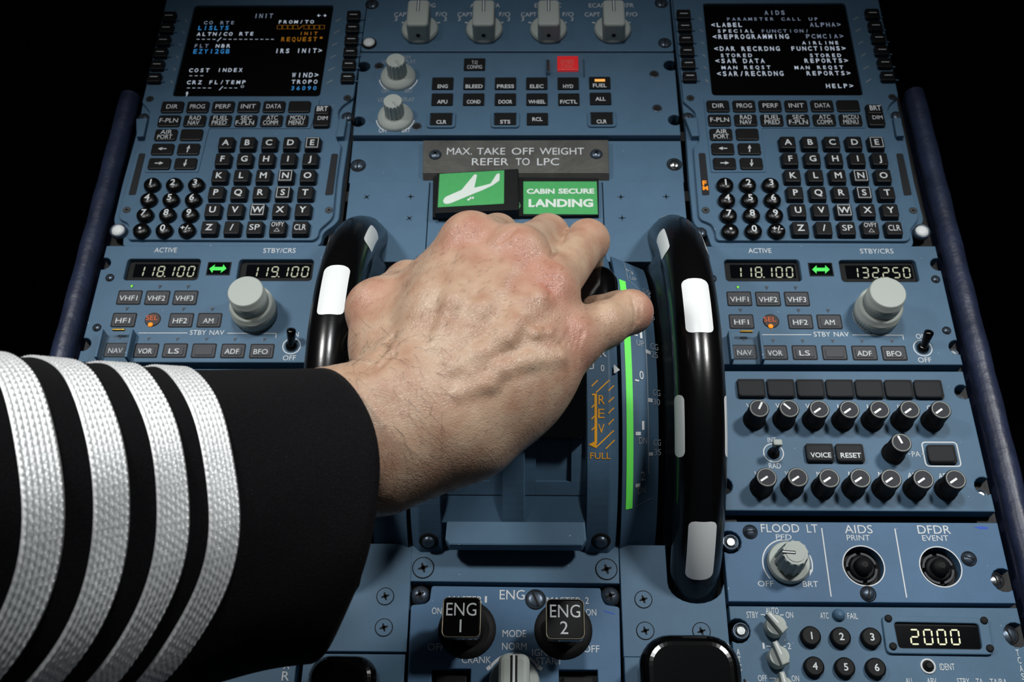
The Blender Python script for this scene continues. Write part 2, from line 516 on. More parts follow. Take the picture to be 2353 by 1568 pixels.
# ------------------------------------------------------------------ the setting and the pedestal tray
def box(mb, x0, x1, y0, y1, z0, z1, m, bev=0.0):
    mb.prism([(x0, y0), (x1, y0), (x1, y1), (x0, y1)], z0, z1, m, bev, bottom=True)
CX = -0.0105     # centre line of the pedestal
mb = MB(); box(mb, -1.6, 1.6, -1.2, 1.6, -Z0 - 0.05, -Z0, 'carpet')
tag(mb.build('floor'), 'dark cockpit carpet', 'floor', kind='structure')
ped = thing('center_pedestal', 'black pedestal body that carries the blue grey instrument panels', 'pedestal', (CX, 0.36, -Z0))
mb = MB()
hw = 0.2605
for x in (CX - hw, CX + hw - 0.003): box(mb, x, x + 0.003, 0.0, 0.72, -Z0, PT - 0.001, 'pedestal_black')
for y in (0.0, 0.717): box(mb, CX - hw + 0.003, CX + hw - 0.003, y, y + 0.003, -Z0, PT - 0.001, 'pedestal_black')
box(mb, CX - hw + 0.003, CX + hw - 0.003, 0.003, 0.717, -0.26, -0.25, 'pedestal_black')
mb.build('casing', ped)
for sx in (-1, 1):                                   # rails the panels are fastened to
    for x in (0.2535, 0.1165):
        mb = MB(); box(mb, CX + sx * x - 0.004, CX + sx * x + 0.004, 0.003, 0.717, PT - 0.02, PT, 'pedestal_black'); mb.build('mounting_rail', ped)
for y in (0.405, 0.455):
    mb = MB(); box(mb, CX - 0.1125, CX + 0.1125, y, y + 0.008, PT - 0.012, PT - 0.001, 'pedestal_black'); mb.build('mounting_rail', ped)
wl = lambda n, q, l: tag(n.build(q), l, q.split('_')[0], kind='structure')
mb = MB(); box(mb, -1.3, 1.3, 1.5, 1.54, -Z0, 1.4, 'pedestal_black'); wl(mb, 'wall_front', 'unlit black cockpit bulkhead ahead of the pedestal')
mb = MB(); box(mb, -1.34, -1.3, -1.0, 1.54, -Z0, 1.4, 'pedestal_black'); wl(mb, 'wall_left', 'unlit black cockpit side wall on the left')
mb = MB(); box(mb, 1.3, 1.34, -1.0, 1.54, -Z0, 1.4, 'pedestal_black'); wl(mb, 'wall_right', 'unlit black cockpit side wall on the right')
# padded leather edges
def padded(sx, label):
    mb = MB(); prof = []
    pts = []
    for i in range(48):
        t = i / 47; y = 0.03 + t * 0.46
        pts.append((CX + sx * (0.2685 + 0.0006 * math.sin(t * 5)), y, -0.002))
    rad = [0.0068 + 0.00025 * math.sin(i * 1.7) for i in range(48)]
    mb.tube(pts, rad, 'navy_leather', 22)
    o = mb.build('padded_edge'); tag(o, label, 'padded edge')
    mb = MB(); box(mb, CX + sx * 0.2685 - 0.0062, CX + sx * 0.2685 + 0.0062, 0.03, 0.49, -0.08, -0.004, 'navy_leather')
    mb.build('backing', o)
padded(1, 'navy leather padded edge beside the right radio and audio panels')
padded(-1, 'navy leather padded edge beside the left radio panel, above the striped sleeve')

# ------------------------------------------------------------------ radio panels
def radio_panel(off, side, digits):
    f = Fld(F8, S8, off)
    c = f.p(1100, 560)
    root = thing('radio_panel', 'blue grey radio panel displaying 118.100 and %s' % digits, 'radio panel', (c.x, c.y, PT), 'radio panels')
    mb = MB()
    x0 = f.p(75, 95).x; x1 = f.p(1975, 97).x; x1 = 0.2473 + off[0]; x0 = x1 - 0.1462
    y1 = f.p(1000, 92).y; y0 = f.p(1000, 1062).y
    s = f.wid(1000, 500, 60)
    def bc(x, y, lx): return (lx, f.p(x, y).y)
    pts = [(x0, y0), (x1, y0), (x1, y1), (x0, y1)]
    ins = f.wid(1900, 300, 12)
    bites = [(1, (x1 - ins, f.p(2085, 920).y), f.wid(2085, 920, 68)), (1, (x1 - ins, f.p(1940, 240).y), f.wid(1940, 240, 62)),
             (3, (x0 + ins, f.p(100, 240).y), f.wid(100, 240, 60)), (3, (x0 + ins, f.p(170, 912).y), f.wid(170, 912, 62))]
    # display windows are recessed
    holes = []; wins = ((235, 200, 855, 377), (1180, 205, 1812, 382))
    for (a, b, c_, d) in wins:
        holes.append(f.rect((a + c_) / 2, (b + d) / 2, c_ - a, d - b, 0, 30))
    mb.prism([with_bites(pts, bites)] + holes, PT, 0, 'blue_grey_paint', 0.0006)
    f.text(mb, 'ACTIVE', 520, 130, 38, 188)
    f.text(mb, 'STBY/CRS', 1477, 134, 38, 272)
    f.text(mb, 'STBY NAV', 1105, 815, 38, 288)
    f.line(mb, [(530, 819), (942, 819)], 6); f.line(mb, [(1277, 821), (1692, 823)], 6); f.line(mb, [(1690, 820), (1698, 860)], 6)
    f.text(mb, 'ON', 1840, 832, 38, 82); f.text(mb, 'OFF', 1870, 1026, 40, 108)
    c = f.p(1855, 928); r = f.wid(1855, 928, 74)
    mb.line(circ(c.x, c.y, r), 0.0006, 0.00012, 'white_print', closed=True)
    c = f.p(1462, 662); r = f.wid(1462, 662, 178)
    mb.line(circ(c.x, c.y, r, 40), 0.00055, 0.00012, 'white_print', closed=True)
    mb.build('face_plate', root)
    for k, (a, b, c_, d) in enumerate(wins):
        mb = MB(); z = -0.0035
        cx, cy = (a + c_) / 2, (b + d) / 2
        mb.prism(f.rect(cx, cy, c_ - a + 6, d - b + 6), PT, z, 'matte_black')
        g = f.rect(cx, cy + 12, (c_ - a) * 0.86, (d - b) * 0.62, z, 6)
        mb.flat(g, z + 0.0002, 'glass_black')
        s7 = '118.100' if k == 0 else digits
        if k == 0: seg7(mb, f, s7, 312, 800, 262, 352, 'led_digit', z + 0.0003, 6)
        else: seg7(mb, f, s7, 1268, 1760, 266, 355, 'led_digit', z + 0.0003, 6)
        mb.build('display', root)
    def key(x, y, t, w=190, h=105, name='key'):
        mb = MB()
        mb.prism([f.rect(x, y, w + 12, h + 12, 0, 12), f.rect(x, y, w - 6, h - 6, 0, 10)], 0.00005, 0.0004, 'matte_black')
        mb.prism(f.rect(x, y, w - 6, h - 6, 0, 10), 0.0, 0.0004, 'button_grey')
        mb.prism(f.rect(x + 2, y + 2, w - 40, h - 36, 0.0004, 10), 0.0004, 0.0009, 'button_grey', 0.0003)
        if t: f.text(mb, t, x, y + 3, 40, 33 * len(t) + 20, z=0.0009)
        mb.build(name, root)
    for x, y, t in ((352, 525, 'VHF1'), (587, 527, 'VHF2'), (823, 527, 'VHF3'), (370, 712, 'HF1'), (852, 714, 'HF2'), (1090, 714, 'AM'),
                    (645, 966, 'VOR'), (887, 966, 'LS'), (1131, 967, ''), (1377, 969, 'ADF'), (1620, 971, 'BFO'), (395, 962, 'NAV')):
        key(x, y, t)
    for i, (x, y) in enumerate(((340, 435), (576, 437), (813, 438), (362, 620), (838, 622), (1080, 624), (390, 860), (630, 870), (873, 872), (1118, 873), (1358, 874), (1605, 875))):
        mb = MB(); w, h = 17, 15
        mb.prism(f.poly([(x - w, y - h), (x, y + h), (x + w, y - h)]), 0, 0.0003, 'dark_steel')
        mb.flat(f.poly([(x - w * .7, y - h * .75), (x, y + h * .7), (x + w * .7, y - h * .75)]), 0.0004, 'lamp_lime' if i == 0 else 'button_grey')
        mb.build('indicator', root, 'lit green indicator' if i == 0 else None)
    mb = MB()                                        # swap key
    mb.prism(f.rect(1020, 285, 198, 108), 0, 0.0003, 'matte_black'); mb.prism(f.rect(1020, 285, 180, 92), 0.0003, 0.0009, 'glass_black', 0.0003)
    A = [(948, 285), (985, 320), (985, 299), (1055, 299), (1055, 320), (1093, 285), (1055, 250), (1055, 271), (985, 271), (985, 250)]
    mb.flat(f.poly(A, 0.0009), 0.0011, 'lamp_green'); mb.build('transfer_key', root, 'key with green double arrow')
    mb = MB(); c = f.p(612, 708)                     # SEL light
    r = f.wid(612, 708, 66)
    mb.lathe([(r, 0), (r, 0.0003), (r * .9, 0.0005)], c, 'sel_brown', 28)
    f.text(mb, 'SEL', 603, 692, 38, 100, 'legend_orange', 0.0005)
    c = f.p(610, 748, .0006); mb.lathe([(f.wid(610, 748, 21), 0), (f.wid(610, 748, 14), 0.0006)], c, 'lamp_orange', 16)
    mb.build('select_light', root, 'round brown light with orange SEL')
    # concentric tuning knob
    b = f.p(1462, 662); zt = 0.0262
    t = f.p(1535, 490, zt)
    for nm, r, za, zb in (('outer_knob', 0.0132, 0.0015, 0.0125), ('inner_knob', 0.0106, 0.0125, zt)):
        mb = MB()
        mb.lathe([(r * .8, za - .0015), (r, za), (r, za + (zb - za) * .55), (r * .985, za + (zb - za) * .56), (r * .985, zb - .0006), (r * .93, zb)], b, 'knob_grey', 88, flute=(0.02, 2, r * .99))
        mb.build(nm, root)
    # toggle
    b = f.p(1855, 930); zt = f.zfit((1855, 930), (1912, 790)); t = f.p(1912, 788, 0.0108)
    mb = MB(); mb.lathe([(f.wid(1855, 930, 52), 0), (f.wid(1855, 930, 46), 0.0022), (f.wid(1855, 930, 30), 0.003)], b, 'gloss_black', 24)
    d = (t - b); mb.tube([b + Vector((0, 0, .002)), b + d * .5, b + d * .9, b + d * .97, b + d * 1.0], [0.0019, 0.0024, 0.0028, 0.0025, 0.0012], 'gloss_black', 16)
    mb.build('toggle_switch', root)
    # guard over the NAV key
    mb = MB()
    zg = 0.0065
    q = [(282, 862), (505, 862), (512, 1040), (290, 1040)]
    loops = rrect(f.p(396, 945).x, f.p(396, 945).y, f.wid(396, 945, 250), f.hgt(396, 945, 230), 0.0006, 2)
    cc = f.p(396, 945); w2, h2 = f.wid(396, 945, 250) / 2, f.hgt(396, 945, 230) / 2
    for sx in (-1, 1): box(mb, cc.x + sx * w2 - .0008, cc.x + sx * w2 + .0008, cc.y - h2, cc.y + h2, 0.0, zg, 'blue_grey_paint', .0004)
    mb.build('guard_cheeks', root)
    mb = MB(); box(mb, cc.x - w2 + .001, cc.x + w2 - .001, cc.y - h2, cc.y + h2, zg - .0022, zg - .0008, 'clear_plastic', .0003)
    mb.build('guard_cover', root, 'clear plastic flap over the NAV key')
    mb = MB(); mb.tube([(cc.x - w2 * .3, cc.y + h2, zg - .001), (cc.x + w2 * .5, cc.y + h2, zg - .001)], 0.0009, 'brass', 12); mb.build('hinge', root, 'brass hinge pin')
    for x, y in ((1960, 365), (2050, 785), (130, 360), (165, 775)):
        c = f.p(x, y); slot_screw((c.x, c.y), f.wid(x, y, 30), 0, ang=1.35, m='dark_steel').build('screw', root)
    c = f.p(2085, 985); quarter_turn((x1 - .003, f.p(2085, 955).y), .0028, -.003).build('fastener', root)
    quarter_turn((x1 - .003, f.p(1940, 290).y), .0028, -.004, 'dark_steel').build('fastener', root)
    return root
radio_panel((0, 0), 'beside the right trim wheel', '132.250')
radio_panel((-0.3693, 0.0007), 'behind the striped sleeve, beside the left trim wheel', '119.100')

# ------------------------------------------------------------------ control display units
def cdu(off, side, page):
    f5 = Fld(F5, S5, off); f = Fld(F6, S5, off)
    c = f.p(1200, 500)
    root = thing('control_display_unit', 'control display unit with letter keyboard whose dark screen shows the %s page' % side, 'control display unit', (c.x, c.y, PT), 'control display units')
    # body and raised face plate
    mb = MB()
    body = [(340, 1222), (1985, 1225), (2005, 1190), (1992, 1110), (2065, 1045), (2088, 1000), (2010, 690), (1925, 262), (1890, 130), (1690, -925), (-5, -925), (98, 20), (130, 240), (160, 700), (190, 1000), (215, 1050), (300, 1100), (325, 1160)]
    mb.prism(roundpoly(f.poly(body), 0.003), PT, -0.0025, 'blue_grey_paint', 0.0006)
    mb.build('body', root)
    mb = MB()
    scr = [(270, 25), (345, 778), (1582, 778), (1435, 22)]
    face = [(395, 1185), (1945, 1190), (1975, 1160), (1965, 1100), (2030, 1020), (2040, 985), (1965, 690), (1905, 400), (1845, 350), (1825, 215), (1780, 120), (1800, 70), (1872, 5), (1680, -925), (5, -925), (105, 10), (105, 45), (150, 80), (205, 130), (240, 370), (190, 420), (200, 560), (235, 985), (255, 1015), (340, 1050), (370, 1110), (375, 1165)]
    hole = roundpoly(f5.poly(scr), 0.0025)
    mb.prism([roundpoly(f.poly(face), 0.0022), hole], -0.003, 0, 'blue_grey_paint', 0.0008)
    for ln in [((233, 145), (258, 165)), ((243, 242), (268, 262)), ((252, 345), (277, 362)), ((265, 447), (290, 465)), ((275, 548), (300, 566)), ((287, 652), (312, 672)),
               ((1500, 163), (1538, 140)), ((1520, 260), (1560, 237)), ((1540, 362), (1580, 340)), ((1562, 465), (1602, 440)), ((1582, 570), (1627, 543)), ((1602, 675), (1647, 648))]:
        f5.line(mb, ln, 8, 'dim_print')
    mb.build('face_plate', root)
    # raised frame round the page keys
    mb = MB()
    L = [(272, 25), (1600, 25), (1600, 268), (750, 268), (785, 630), (335, 632), (300, 300)]
    mb.prism(roundpoly(f.poly(L), 0.001), 0, 0.0007, 'blue_grey_paint', 0.0003); mb.build('key_surround', root)
    # screen and its page
    mb = MB(); z = -0.002
    mb.flat(inset([tuple(p) for p in f5.poly([(345, 778), (1582, 778), (1435, 22), (270, 25)])][::1], -0.0006), z, 'screen_black')
    page(mb, Fld(F5, S5, (0, 0)) if off == (0, 0) else Fld(F1, S5, (0, 0)), z)
    mb.build('screen', root)
    # line select keys
    for x, y in ((112, 112), (123, 210), (133, 312), (143, 412), (152, 515), (163, 620), (1660, 105), (1685, 207), (1711, 306), (1737, 407), (1762, 510), (1788, 618)):
        mb = MB(); kz = 0.0035
        mb.prism(f5.rect(x, y, 112, 72, kz, 12), 0, kz, 'black_plastic', 0.0005)
        f5.line(mb, [(x - 32, y - 2), (x + 32, y - 2)], 7, 'white_print', kz); mb.build('line_key', root)
        mb = MB(); q = 1 if x < 800 else -1
        mb.prism(f5.poly([(x - 70, y + 42), (x + 80, y + 42), (x + 80, y + 50), (x - 70, y + 50)]), 0, 0.0012, 'blue_grey_paint', 0.0003)
        mb.build('key_ledge', root)
    kz = 0.0022
    def page_key(x, y, lines, arrow=None):
        mb = MB()
        mb.prism(f.rect(x, y, 186, 92, kz, 20), 0, kz, 'black_plastic', 0.0006)
        z = kz
        if len(lines) == 1: f.text(mb, lines[0], x, y, 34, 29 * len(lines[0]) + 8, 'white_print', z)
        elif lines:
            for k, t in enumerate(lines): f.text(mb, t, x, y - 20 + 40 * k, 34, 29 * len(t) + 8, 'white_print', z)
        if arrow:
            dx, dy = arrow
            l = 36 if dx else 30
            f.line(mb, [(x - dx * l, y - dy * l), (x + dx * l * .2, y + dy * l * .2)], 9, 'white_print', z)
            hx, hy = x + dx * l, y + dy * l
            mb.flat(f.poly([(hx, hy), (hx - dx * 34 - dy * 15, hy - dy * 30 - dx * 13), (hx - dx * 34 + dy * 15, hy - dy * 30 + dx * 13)], z), z + .00012, 'white_print')
        mb.build('page_key', root)
    for k, t in enumerate((('DIR',), ('PROG',), ('PERF',), ('INIT',), ('DATA',), ())): page_key(393 + k * 213.4, 82 - k * .5, t)
    for k, t in enumerate((('F-PLN',), ('RAD', 'NAV'), ('FUEL', 'PRED'), ('SEC', 'F-PLN'), ('ATC', 'COMM'), ('MCDU', 'MENU'))): page_key(405 + k * 215, 197 - k * .4, t)
    page_key(418, 313, ('AIR', 'PORT')); page_key(633, 312, ())
    page_key(432, 432, (), (-1, 0)); page_key(650, 432, (), (0, -1)); page_key(447, 552, (), (1, 0)); page_key(667, 552, (), (0, 1))
    # letters: a regular grid between four corner keys
    kz = 0.0042
    def grid(a, b, c_, d, nx, ny, z):
        a, b, c_, d = [f.p(*q, z) for q in (a, b, c_, d)]
        for j in range(ny):
            for i in range(nx):
                s = i / (nx - 1); t = j / (ny - 1)
                yield i, j, a * (1 - s) * (1 - t) + b * s * (1 - t) + c_ * (1 - s) * t + d * s * t
    names = ['ABCDE', 'FGHIJ', 'KLMNO', 'PQRST', 'UVWXY', ['Z', '/', 'SP', 'OVFY', 'CLR']]
    for i, j, p in grid((965, 380), (1692, 380), (1070, 1083), (1836, 1083), 5, 6, kz):
        t = names[j][i]; mb = MB(); kw, kh = 0.0099, 0.0098
        q0 = rrect(p.x, p.y, kw * 1.12, kh * 1.12, 0.0012, 3); q1 = rrect(p.x, p.y, kw, kh, 0.0012, 3)
        n = len(q0)
        mb.add([(x, y, 0) for x, y in q0] + [(x, y, kz - .001) for x, y in q1], [(k, (k + 1) % n, n + (k + 1) % n, n + k) for k in range(n)], 'black_plastic')
        mb.prism(q1, kz - .001, kz, 'black_plastic', 0.0006)
        mp = lambda a, b: (a, b, kz + .00012)
        if len(t) == 1:
            mb.text(t, p.x, p.y, 0.0047, 'white_print', mp, bold=1)
            if t in 'ENSW':
                mb.line(rrect(p.x, p.y, .0076, .0078), 0.0005, kz + .00012, 'white_print', closed=True)
        elif t == 'OVFY':
            mb.text(t, p.x, p.y + .0022, .0034, 'white_print', mp, w=.0078)
            mb.line([(p.x - .0017, p.y - .0032), (p.x + .0017, p.y - .0032), (p.x, p.y - .0007)], .00045, kz + .00012, 'white_print', closed=True)
        else: mb.text(t, p.x, p.y, .0042, 'white_print', mp, w=.0034 * len(t) * (0.95 if len(t) == 2 else .72))
        mb.build('letter_key', root)
    kz2 = 0.0048
    digs = ['123', '456', '789', ['•', '0', '+/-']]
    for i, j, p in grid((455, 710), (828, 711), (497, 1090), (880, 1087), 3, 4, kz2):
        t = digs[j][i]; mb = MB(); r = 0.0054
        mb.lathe([(r * 1.02, 0), (r, kz2 * .45), (r * .92, kz2 * .7), (r * .72, kz2 * .88), (r * .4, kz2 * .97), (r * .1, kz2)], (p.x, p.y, 0), 'key_gloss', 30)
        mp = lambda a, b: (a, b, kz2 + .0002)
        if t == '•': mb.flat(circ(p.x, p.y, .0009, 12), kz2 + .0002, 'white_print')
        else: mb.text(t, p.x, p.y, .0048 if len(t) == 1 else .0034, 'white_print', mp, bold=1, w=None if len(t) == 1 else .0066)
        mb.build('digit_key', root)
    mb = MB()                                        # BRT / DIM rocker
    mb.prism(f.rect(1683, 155, 138, 172, .003, 22), 0, 0.003, 'black_plastic', 0.0008)
    mb.prism(f.rect(1680, 110, 128, 62, .0045, 20), 0.003, 0.0042, 'black_plastic', 0.0008)
    f.text(mb, 'BRT', 1680, 100, 40, 92, z=.0044, bold=1); f.text(mb, 'DIM', 1698, 178, 30, 82, z=.003); mb.build('brightness_key', root)
    # annunciator strips
    for q in (((232, 472), (287, 472), (322, 815), (262, 818)), ((1850, 475), (1905, 475), (1980, 815), (1915, 820))):
        mb = MB(); mb.prism(roundpoly(f.poly(q[::-1]), .0012), 0, 0.0003, 'audio_button', .0001)
        if off == (0, 0) and q[0][0] < 500:
            f.text(mb, 'F', 281, 716, 38, 34, 'lamp_orange', 0.0004, 2); f.text(mb, 'M', 288, 758, 34, 44, 'lamp_orange', 0.0004, 2)
        mb.build('annunciator_strip', root)
    for x, y in ((165, 20), (290, 940), (1990, 942), (1820, 12)):
        c = f.p(x, y); cross_screw((c.x, c.y), f.wid(x, y, 30), 0.0, 'steel', ring=True).build('screw', root)
    for x, y in ((150, 160), (255, 1105), (1865, 150)):
        c = f.p(x, y); slot_screw((c.x, c.y), f.wid(x, y, 40), -0.0022, 'dark_steel', 1.5).build('screw', root)
    for q in (((120, 200), (215, 195), (232, 345), (175, 348)), ((1820, 200), (1885, 200), (1910, 345), (1848, 348))):
        mb = MB(); mb.prism(f.poly(q[::-1]), -0.0025, 0.0022, 'blue_grey_paint', .0006); mb.build('latch', root)
    xx = (2062, 1112) if off == (0, 0) else (2062, 1112)
    wx = f.p(2062, 1112) if off == (0, 0) else Vector((*P(*F2(255, 1105)).xy, 0))
    mb = MB(); mb.lathe([(.0052, -.0025), (.0052, .0006), (.0043, .001), (.004, -.0004)], wx, 'dark_steel', 26, cap=False)
    mb.lathe([(.0041, -.0004), (.0038, .0008), (.002, .0014)], wx, 'white_mark', 24); mb.build('fastener', root, 'white capped fastener')
    return root
def page_aids(mb, f, z):
    T = lambda s, x, y, h, w, m='crt_white': f.text(mb, s, x, y, h, w, m, z, bold=1, mono=True)
    T('AIDS', 855, 105, 34, 165, 'crt_dim'); T('PARAMETER', 655, 157, 24, 385, 'crt_dim'); T('CALL', 990, 157, 24, 160, 'crt_dim'); T('UP', 1172, 157, 24, 75, 'crt_dim')
    T('<LABEL', 462, 205, 34, 250); T('ALPHA>', 1270, 203, 34, 250, 'crt_dim')
    T('SPECIAL', 535, 255, 26, 298); T('FUNCTION/', 940, 255, 26, 390, 'crt_dim')
    T('<REPROGRAMMING', 660, 301, 36, 622); T('PCMCIA>', 1265, 298, 34, 305, 'crt_dim')
    T('AIRLINE', 1230, 352, 26, 298)
    T('<DAR', 445, 400, 36, 168); T('RECRDNG', 740, 400, 36, 312); T('FUNCTIONS>', 1213, 398, 34, 445)
    T('STORED', 540, 455, 28, 258); T('STORED', 1270, 455, 28, 258)
    T('<SAR', 457, 500, 36, 172); T('DATA', 685, 500, 36, 175); T('REPORTS>', 1278, 498, 34, 355)
    T('MAN', 485, 555, 28, 128); T('REQST', 713, 553, 28, 215); T('MAN', 1080, 555, 28, 122); T('REQST', 1310, 553, 28, 212)
    T('<SAR/RECRDNG', 655, 604, 38, 542); T('REPORTS>', 1297, 601, 34, 358)
    T('HELP>', 1388, 705, 34, 222)
def page_init(mb, f, z):
    T = lambda s, x, y, h, w, m='crt_white': f.text(mb, s, x, y, h, w, m, z, bold=1, mono=True)
    T('INIT', 1447, 131, 36, 150, 'crt_dim')
    f.line(mb, [(1888, 128), (1915, 128)], 5, 'crt_white', z); f.line(mb, [(1935, 128), (1958, 128)], 5, 'crt_white', z)
    for s, x in ((1, 1885), (-1, 1962)): mb.flat(f.poly([(x, 128), (x + s * 16, 116), (x + s * 16, 140)][::s], z), z + .0001, 'crt_white')
    T('CO', 995, 187, 26, 72, 'crt_dim'); T('RTE', 1150, 187, 26, 112, 'crt_dim'); T('FROM/TO', 1713, 180, 26, 290)
    T('LISLYS', 1037, 230, 34, 250, 'crt_cyan')
    for k in range(9):
        x = 1560 + k * 43.5
        if k == 4: f.line(mb, [(x, 240), (x + 36, 208)], 5, 'crt_amber', z)
        else: mb.line(f.poly([(x, 208), (x + 38, 208), (x + 36, 238), (x - 2, 238)], z), 0.0003, z + .0001, 'crt_amber', closed=True)
    T('ALTN/CO', 1047, 280, 28, 290); T('RTE', 1307, 278, 28, 115); T('INIT', 1815, 275, 26, 145, 'crt_amber')
    for k in range(15):
        x = 898 + k * 43.5
        if k == 4: f.line(mb, [(x - 5, 340), (x + 28, 308)], 6, 'crt_white', z)
        else: f.line(mb, [(x, 323), (x + 24, 323)], 5, 'crt_white', z)
    T('REQUEST', 1738, 322, 34, 290, 'crt_amber'); mb.flat(circ(*f.xy(1918, 310, z), .0011, 8), z + .0001, 'crt_amber')
    T('FLT', 937, 377, 28, 115, 'crt_dim'); T('NBR', 1115, 377, 28, 118)
    T('EZY12GB', 1020, 422, 36, 295, 'crt_cyan')
    T('IRS', 1600, 418, 36, 115); T('INIT>', 1822, 416, 36, 205)
    T('COST', 920, 577, 30, 165); T('INDEX', 1172, 575, 30, 202)
    for k in range(3): f.line(mb, [(838 + k * 45, 622), (862 + k * 45, 622)], 5, 'crt_white', z)
    T('WIND>', 1788, 616, 38, 215)
    T('CRZ', 880, 676, 30, 120); T('FL/TEMP', 1150, 675, 30, 300); T('TROPO', 1782, 671, 32, 210)
    for k in range(10):
        x = 820 + k * 43
        if k in (5,): continue
        if k == 6: f.line(mb, [(x + 5, 740), (x + 35, 708)], 6, 'crt_white', z)
        elif k < 10: f.line(mb, [(x, 722), (x + 24, 722)], 5, 'crt_white', z)
    mb.line(circ(*f.xy(1273, 710, z), .0010, 10), .0003, z + .0001, 'crt_white', closed=True)
    T('36090', 1776, 723, 32, 210, 'crt_cyan'); T('9', 818, 772, 38, 28)
cdu((0, 0), 'AIDS', page_aids)
cdu((-0.3693, 0.001), 'INIT', page_init)

# ------------------------------------------------------------------ switching panel and warning control panel
f = Fld(F3, S3)
c = f.p(1170, 150)
root = thing('switching_panel', 'blue grey switching panel with four large grey selector knobs', 'switching panel', (c.x, c.y, PT))
mb = MB()
mb.prism(roundpoly(f.poly([(140, 338), (2205, 338), (2165, -120), (205, -120)]), .002), PT, 0, 'blue_grey_paint', .0006)
f.text(mb, 'SWITCHING', 1165, -14, 28, 300, m='dim_print')
for x, t, w in ((545, 'ATT HDG', 175), (960, 'AIR DATA', 195), (1375, 'EIS DMC', 175), (1792, 'ECAM/ND XFR', 295)): f.text(mb, t, x, 36, 26, w, 'white_print')
for k, x in enumerate((413, 830, 1248, 1668)):
    f.text(mb, 'CAPT', x, 96, 27, 102); f.text(mb, 'F/O', x + 260, 95, 27, 72)
    if k < 3: f.text(mb, '3', x - 40, 126, 26, 18); f.text(mb, '3', x + 285, 126, 26, 18)
    f.line(mb, [(x - 2, 148), (x + 18, 152)], 10); f.line(mb, [(x + 228, 152), (x + 250, 148)], 10)
mb.build('face_plate', root)
def selector(x, y, root):
    b = f.p(x, y); mb = MB(); r = f.wid(x, y, 122)
    mb.lathe([(r * .96, 0), (r, .0006), (r, .0022), (r * .92, .0034)], b, 'knob_grey', 44)
    w = r * 1.16; l0 = -r * .93; l1 = r * .96; zt = .0172
    q = rrect(b.x, b.y + (l0 + l1) / 2, w, l1 - l0, .0026, 4)
    mb.prism(q, .003, zt, 'knob_grey', .0017, seg=3)
    mb.build('knob', root)
    k = MB()
    k.line([(b.x, b.y + r * .06), (b.x, b.y + l1 - .0012)], .0021, zt + .0001, 'void_black'); k.line([(b.x, b.y + r * .06), (b.x, b.y + l1 - .0012)], .0010, zt + .0002, 'white_print')
    k.lathe([(.0015, 0), (.0014, .0003)], (b.x, b.y + l0 - .0002, .0075), 'void_black', 14, axis=Vector((0, -1, 0)))
    k.build('pointer', root)
for x in (532, 956, 1378, 1800): selector(x, 203, root)
for x, y in ((215, 30), (2122, 22), (2145, 285)):
    c = f.p(x, y); slot_screw((c.x, c.y), f.wid(x, y, 36), 0, ang=1.5).build('screw', root)
c = f.p(197, 290); mb = MB(); mb.lathe([(.0052, 0), (.0052, .0012), (.0042, .0016)], c, 'void_black', 24); mb.lathe([(.0042, 0), (.0040, .002), (.002, .0026)], c, 'white_mark', 24)
mb.build('fastener', root, 'white capped fastener')

c = f.p(1170, 620)
root = thing('warning_control_panel', 'blue grey panel of black buttons with one red EMER CANC button', 'warning control panel', (c.x, c.y, PT))
mb = MB()
pts = f.poly([(88, 890), (2250, 890), (2205, 346), (138, 346)])
bites = []
for (e, x, y, r) in ((1, 2195, 790, 50), (1, 2170, 430, 52), (3, 160, 438, 54), (3, 128, 800, 52)):
    bites.append((e, f.xy(x, y), f.wid(x, y, r)))
# straight edges keep the bites on the outline
P0, P1, P2, P3 = [Vector(p) for p in pts]
def onedge(A, B, y, dx):
    t = (y - A.y) / (B.y - A.y); return (A.x + (B.x - A.x) * t + dx, y)
bites = [(1, onedge(P1, P2, f.p(2195, 790).y, -.003), .0046), (1, onedge(P1, P2, f.p(2170, 430).y, -.003), .0048),
         (3, onedge(P3, P0, f.p(160, 438).y, .003), .0048), (3, onedge(P3, P0, f.p(128, 800).y, .003), .0046)]
mb.prism(with_bites(pts, bites), PT - .004, 0, 'blue_grey_paint', .0007)
f.text(mb, 'ECAM', 420, 378, 24, 96, 'dim_print'); f.text(mb, 'UPPER DISPLAY', 393, 406, 24, 222, 'dim_print'); f.text(mb, 'OFF', 304, 600, 26, 50, 'dim_print'); f.text(mb, 'BRT', 457, 599, 26, 50, 'dim_print')
f.text(mb, 'LOWER DISPLAY', 376, 657, 25, 238, 'dim_print'); f.text(mb, 'OFF', 288, 861, 28, 57); f.text(mb, 'BRT', 440, 859, 28, 52)
for (x, y) in ((390, 512), (370, 778)):
    c = f.p(x, y); r = f.wid(x, y, 126)
    mb.line(circ(c.x, c.y, r, 20, PI * 1.05, PI * 1.3), .0007, .0001, 'white_print'); mb.line(circ(c.x, c.y, r, 20, PI * 1.7, PI * 1.95), .0007, .0001, 'white_print')
mb.build('face_plate', root)
def fluted(fl, x, y, rf, rb, zt, ang, root, n=96, mt='knob_grey'):
    b = fl.p(x, y); mb = MB()
    mb.lathe([(rf, 0), (rf, .001), (rf * .94, .0028), (rb * 1.12, .0046)], b, mt, 44)
    mb.lathe([(rb * 1.04, .0046), (rb, zt - .0008), (rb * .96, zt)], b, mt, n, flute=(.035, 6, rb * .98), smooth=False)
    mb.build('knob', root)
    k = MB(); d = Vector((math.cos(ang), math.sin(ang)))
    o = Vector((b.x, b.y)) + d * rb * .05
    k.line([o, Vector((b.x, b.y)) + d * rb * .95], .0013, zt + .0001, 'void_black'); k.line([o, Vector((b.x, b.y)) + d * rb * .95], .0006, zt + .0002, 'white_print')
    k.build('pointer', root)
